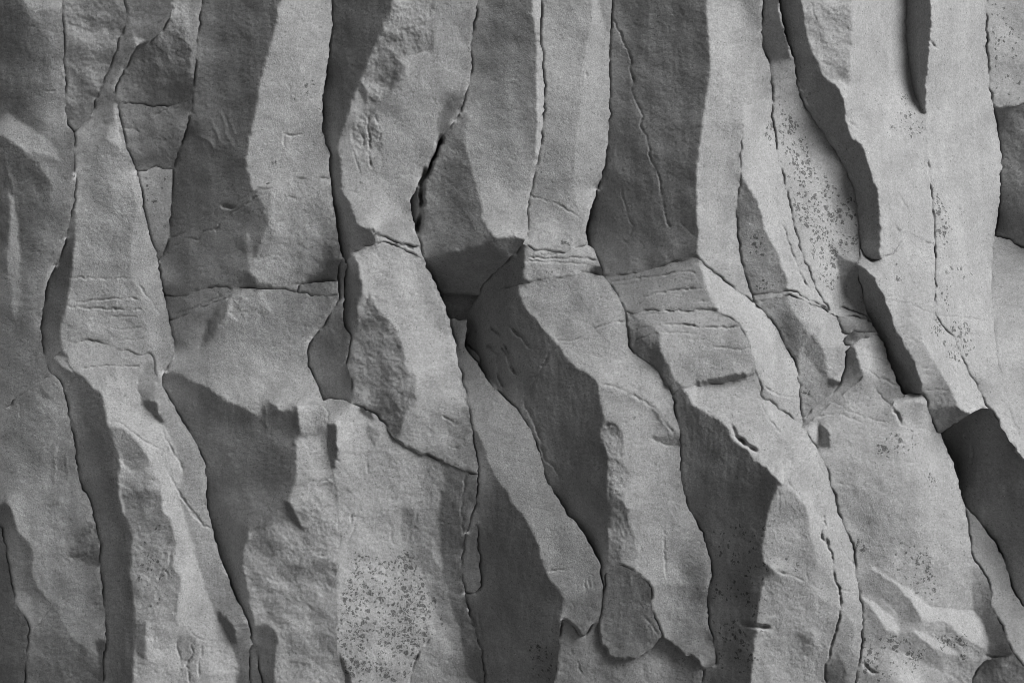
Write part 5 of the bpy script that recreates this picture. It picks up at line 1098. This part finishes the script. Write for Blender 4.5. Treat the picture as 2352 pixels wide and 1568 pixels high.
# ------------------------------------------------------------------ meshes of the blocks
# corners of the cells; corners on a joint are eased along it so that edges run smoothly
CX = ((np.arange(NX + 1) - MARG) * CELL)[None, :] + np.zeros((NY + 1, 1))
CY = ((np.arange(NY + 1) - MARG) * CELL)[:, None] + np.zeros((1, NX + 1))
vert_e = np.zeros((NY, NX + 1), bool)        # edge from corner (i,j) to (i+1,j)
vert_e[:, 1:-1] = ID[:, 1:] != ID[:, :-1]
hor_e = np.zeros((NY + 1, NX), bool)
hor_e[1:-1, :] = ID[1:, :] != ID[:-1, :]
for _ in range(4):
    sxm, sym, cnt = np.zeros_like(CX), np.zeros_like(CX), np.zeros_like(CX)
    for F_, S_ in ((CX, sxm), (CY, sym)):
        S_[1:, :] += np.where(vert_e, F_[:-1, :], 0)
        S_[:-1, :] += np.where(vert_e, F_[1:, :], 0)
        S_[:, 1:] += np.where(hor_e, F_[:, :-1], 0)
        S_[:, :-1] += np.where(hor_e, F_[:, 1:], 0)
    cnt[1:, :] += vert_e
    cnt[:-1, :] += vert_e
    cnt[:, 1:] += hor_e
    cnt[:, :-1] += hor_e
    mv = cnt == 2
    CX = np.where(mv, .5 * CX + .5 * sxm / np.maximum(cnt, 1), CX)
    CY = np.where(mv, .5 * CY + .5 * sym / np.maximum(cnt, 1), CY)

def to_world(u, v, h):
    f = 1.0 - h * S / D
    return (u - 1176.0) * S * f, -h * S, ZC - (v - 784.0) * S * f

def block_mesh(key, origin, name):
    k = KEYS.index(key)
    msk = ID == k
    rows, cols = np.where(msk.any(1))[0], np.where(msk.any(0))[0]
    i0, i1, j0, j1 = rows[0], rows[-1] + 1, cols[0], cols[-1] + 1
    m = msk[i0:i1, j0:j1]
    h = np.where(m, H[i0:i1, j0:j1], 0)
    li = np.where(m, lich[i0:i1, j0:j1], 0)
    we = np.where(m, wear[i0:i1, j0:j1], 0)
    def corners(f):
        p = np.pad(f, 1)
        return p[:-1, :-1] + p[1:, :-1] + p[:-1, 1:] + p[1:, 1:]
    c = corners(m.astype(np.float32))
    used = c > 0
    lc = corners(li) / np.maximum(c, 1)
    wc = corners(we) / np.maximum(c, 1)
    # carry the surface on by one cell, so that it keeps its slope right to the rim
    hp, mp_ = np.pad(h, 2), np.pad(m, 2)
    num, den = np.zeros_like(hp), np.zeros_like(hp)
    for ax in (0, 1):
        for s in (1, -1):
            h1, m1 = np.roll(hp, s, ax), np.roll(mp_, s, ax)
            h2, m2 = np.roll(hp, 2 * s, ax), np.roll(mp_, 2 * s, ax)
            e = ~mp_ & m1
            val = np.where(m2, h1 + np.clip(h1 - h2, -.6, 3), h1)
            num += np.where(e, val, 0)
            den += e
    full = np.where(mp_, hp, num / np.maximum(den, 1))
    have = mp_ | (den > 0)
    num, den = np.zeros_like(hp), np.zeros_like(hp)
    for ax in (0, 1):
        for s in (1, -1):
            h1, m1 = np.roll(full, s, ax), np.roll(have, s, ax)
            e = ~have & m1
            num += np.where(e, h1, 0)
            den += e
    full = np.where(have, full, num / np.maximum(den, 1))
    have = have | (den > 0)
    hv = np.where(have, full, 0)[1:-1, 1:-1]
    wv = have[1:-1, 1:-1].astype(np.float32)
    four = lambda f: f[:-1, :-1] + f[1:, :-1] + f[:-1, 1:] + f[1:, 1:]
    hc = four(hv) / np.maximum(four(wv), 1)
    idx = np.full(used.shape, -1, np.int64)
    idx[used] = np.arange(used.sum())
    # heights along the rim eased, so that no saw teeth are left
    mq = np.pad(m, 1)
    ve = mq[1:-1, 1:] != mq[1:-1, :-1]
    he = mq[1:, 1:-1] != mq[:-1, 1:-1]
    for _ in range(3):
        sm, cn = np.zeros_like(hc), np.zeros_like(hc)
        sm[1:, :] += np.where(ve, hc[:-1, :], 0)
        sm[:-1, :] += np.where(ve, hc[1:, :], 0)
        sm[:, 1:] += np.where(he, hc[:, :-1], 0)
        sm[:, :-1] += np.where(he, hc[:, 1:], 0)
        cn[1:, :] += ve
        cn[:-1, :] += ve
        cn[:, 1:] += he
        cn[:, :-1] += he
        hc = np.where(cn >= 2, .5 * hc + .5 * sm / np.maximum(cn, 1), hc)
    u, v = CX[i0:i1 + 1, j0:j1 + 1], CY[i0:i1 + 1, j0:j1 + 1]
    x, y, z = to_world(u[used], v[used], hc[used])
    co = np.stack([x, y, z], 1)
    ci, cj = np.where(m)
    quads = np.stack([idx[ci, cj], idx[ci + 1, cj], idx[ci + 1, cj + 1], idx[ci, cj + 1]], 1)
    # sides running back into the cliff
    mp = np.pad(m, 1)
    back = hc[used].min() - 70.0
    parts, sides = [], []
    for di, dj, a, b_ in ((0, -1, (0, 0), (1, 0)), (0, 1, (1, 1), (0, 1)), (-1, 0, (0, 1), (0, 0)), (1, 0, (1, 0), (1, 1))):
        e = m & ~mp[1 + di:1 + di + m.shape[0], 1 + dj:1 + dj + m.shape[1]]
        ei, ej = np.where(e)
        parts.append(np.stack([ei + a[0], ej + a[1], ei + b_[0], ej + b_[1]], 1))
    E = np.concatenate(parts)
    pc = np.unique(np.concatenate([E[:, :2], E[:, 2:]]), axis=0)
    smap = {}
    sid = np.full(used.shape, -1, np.int64)
    nb = len(co)
    sid[pc[:, 0], pc[:, 1]] = nb + np.arange(len(pc))
    uu, vv, hh = u[pc[:, 0], pc[:, 1]], v[pc[:, 0], pc[:, 1]], hc[pc[:, 0], pc[:, 1]]
    tx, ty, tz = to_world(uu, vv, hh)
    bx, by, bz = to_world(uu, vv, np.full_like(hh, back))
    co = np.concatenate([co, np.stack([tx, ty, tz], 1), np.stack([bx, by, bz], 1)])
    n = len(pc)
    s0, s1 = sid[E[:, 0], E[:, 1]], sid[E[:, 2], E[:, 3]]
    side = np.stack([s0, s0 + n, s1 + n, s1], 1)
    faces = np.concatenate([quads, side])
    att = np.concatenate([lc[used], np.zeros(2 * n)])
    co -= np.array(origin)[None, :]
    me = bpy.data.meshes.new(name)
    me.vertices.add(len(co))
    me.vertices.foreach_set("co", co.astype(np.float32).ravel())
    me.loops.add(faces.size)
    me.loops.foreach_set("vertex_index", faces.astype(np.int32).ravel())
    me.polygons.add(len(faces))
    me.polygons.foreach_set("loop_start", np.arange(0, faces.size, 4, dtype=np.int32))
    me.polygons.foreach_set("use_smooth", np.ones(len(faces), bool))
    a = me.attributes.new("lichen", 'FLOAT', 'POINT')
    a.data.foreach_set("value", att.astype(np.float32))
    a = me.attributes.new("wear", 'FLOAT', 'POINT')
    a.data.foreach_set("value", np.concatenate([wc[used], np.zeros(2 * n)]).astype(np.float32))
    me.materials.append(ROCK)
    me.update(calc_edges=True)
    me.validate()
    return me

def base_of(keys):
    m = np.isin(ID, [KEYS.index(k) for k in keys])
    r, c = np.where(m)
    x, y, z = to_world(gx[c].mean(), gy[r.max()], 0.0)
    return (float(x), 0.35, float(z))

for name, label, cat, group, parts in THINGS:
    keys = [k for k, _, _ in parts]
    org = base_of(keys)
    if len(parts) == 1:
        o = bpy.data.objects.new(name, block_mesh(keys[0], org, name))
        C.objects.link(o)
    else:
        o = bpy.data.objects.new(name, None)
        o.empty_display_size = .2
        C.objects.link(o)
        for k, pname, plabel in parts:
            p = bpy.data.objects.new(pname, block_mesh(k, org, pname))
            if plabel:
                p['label'] = plabel
            p.parent = o
            C.objects.link(p)
    o.location = org
    o['kind'] = 'thing'
    o['label'] = label
    o['category'] = cat
    if group:
        o['group'] = group
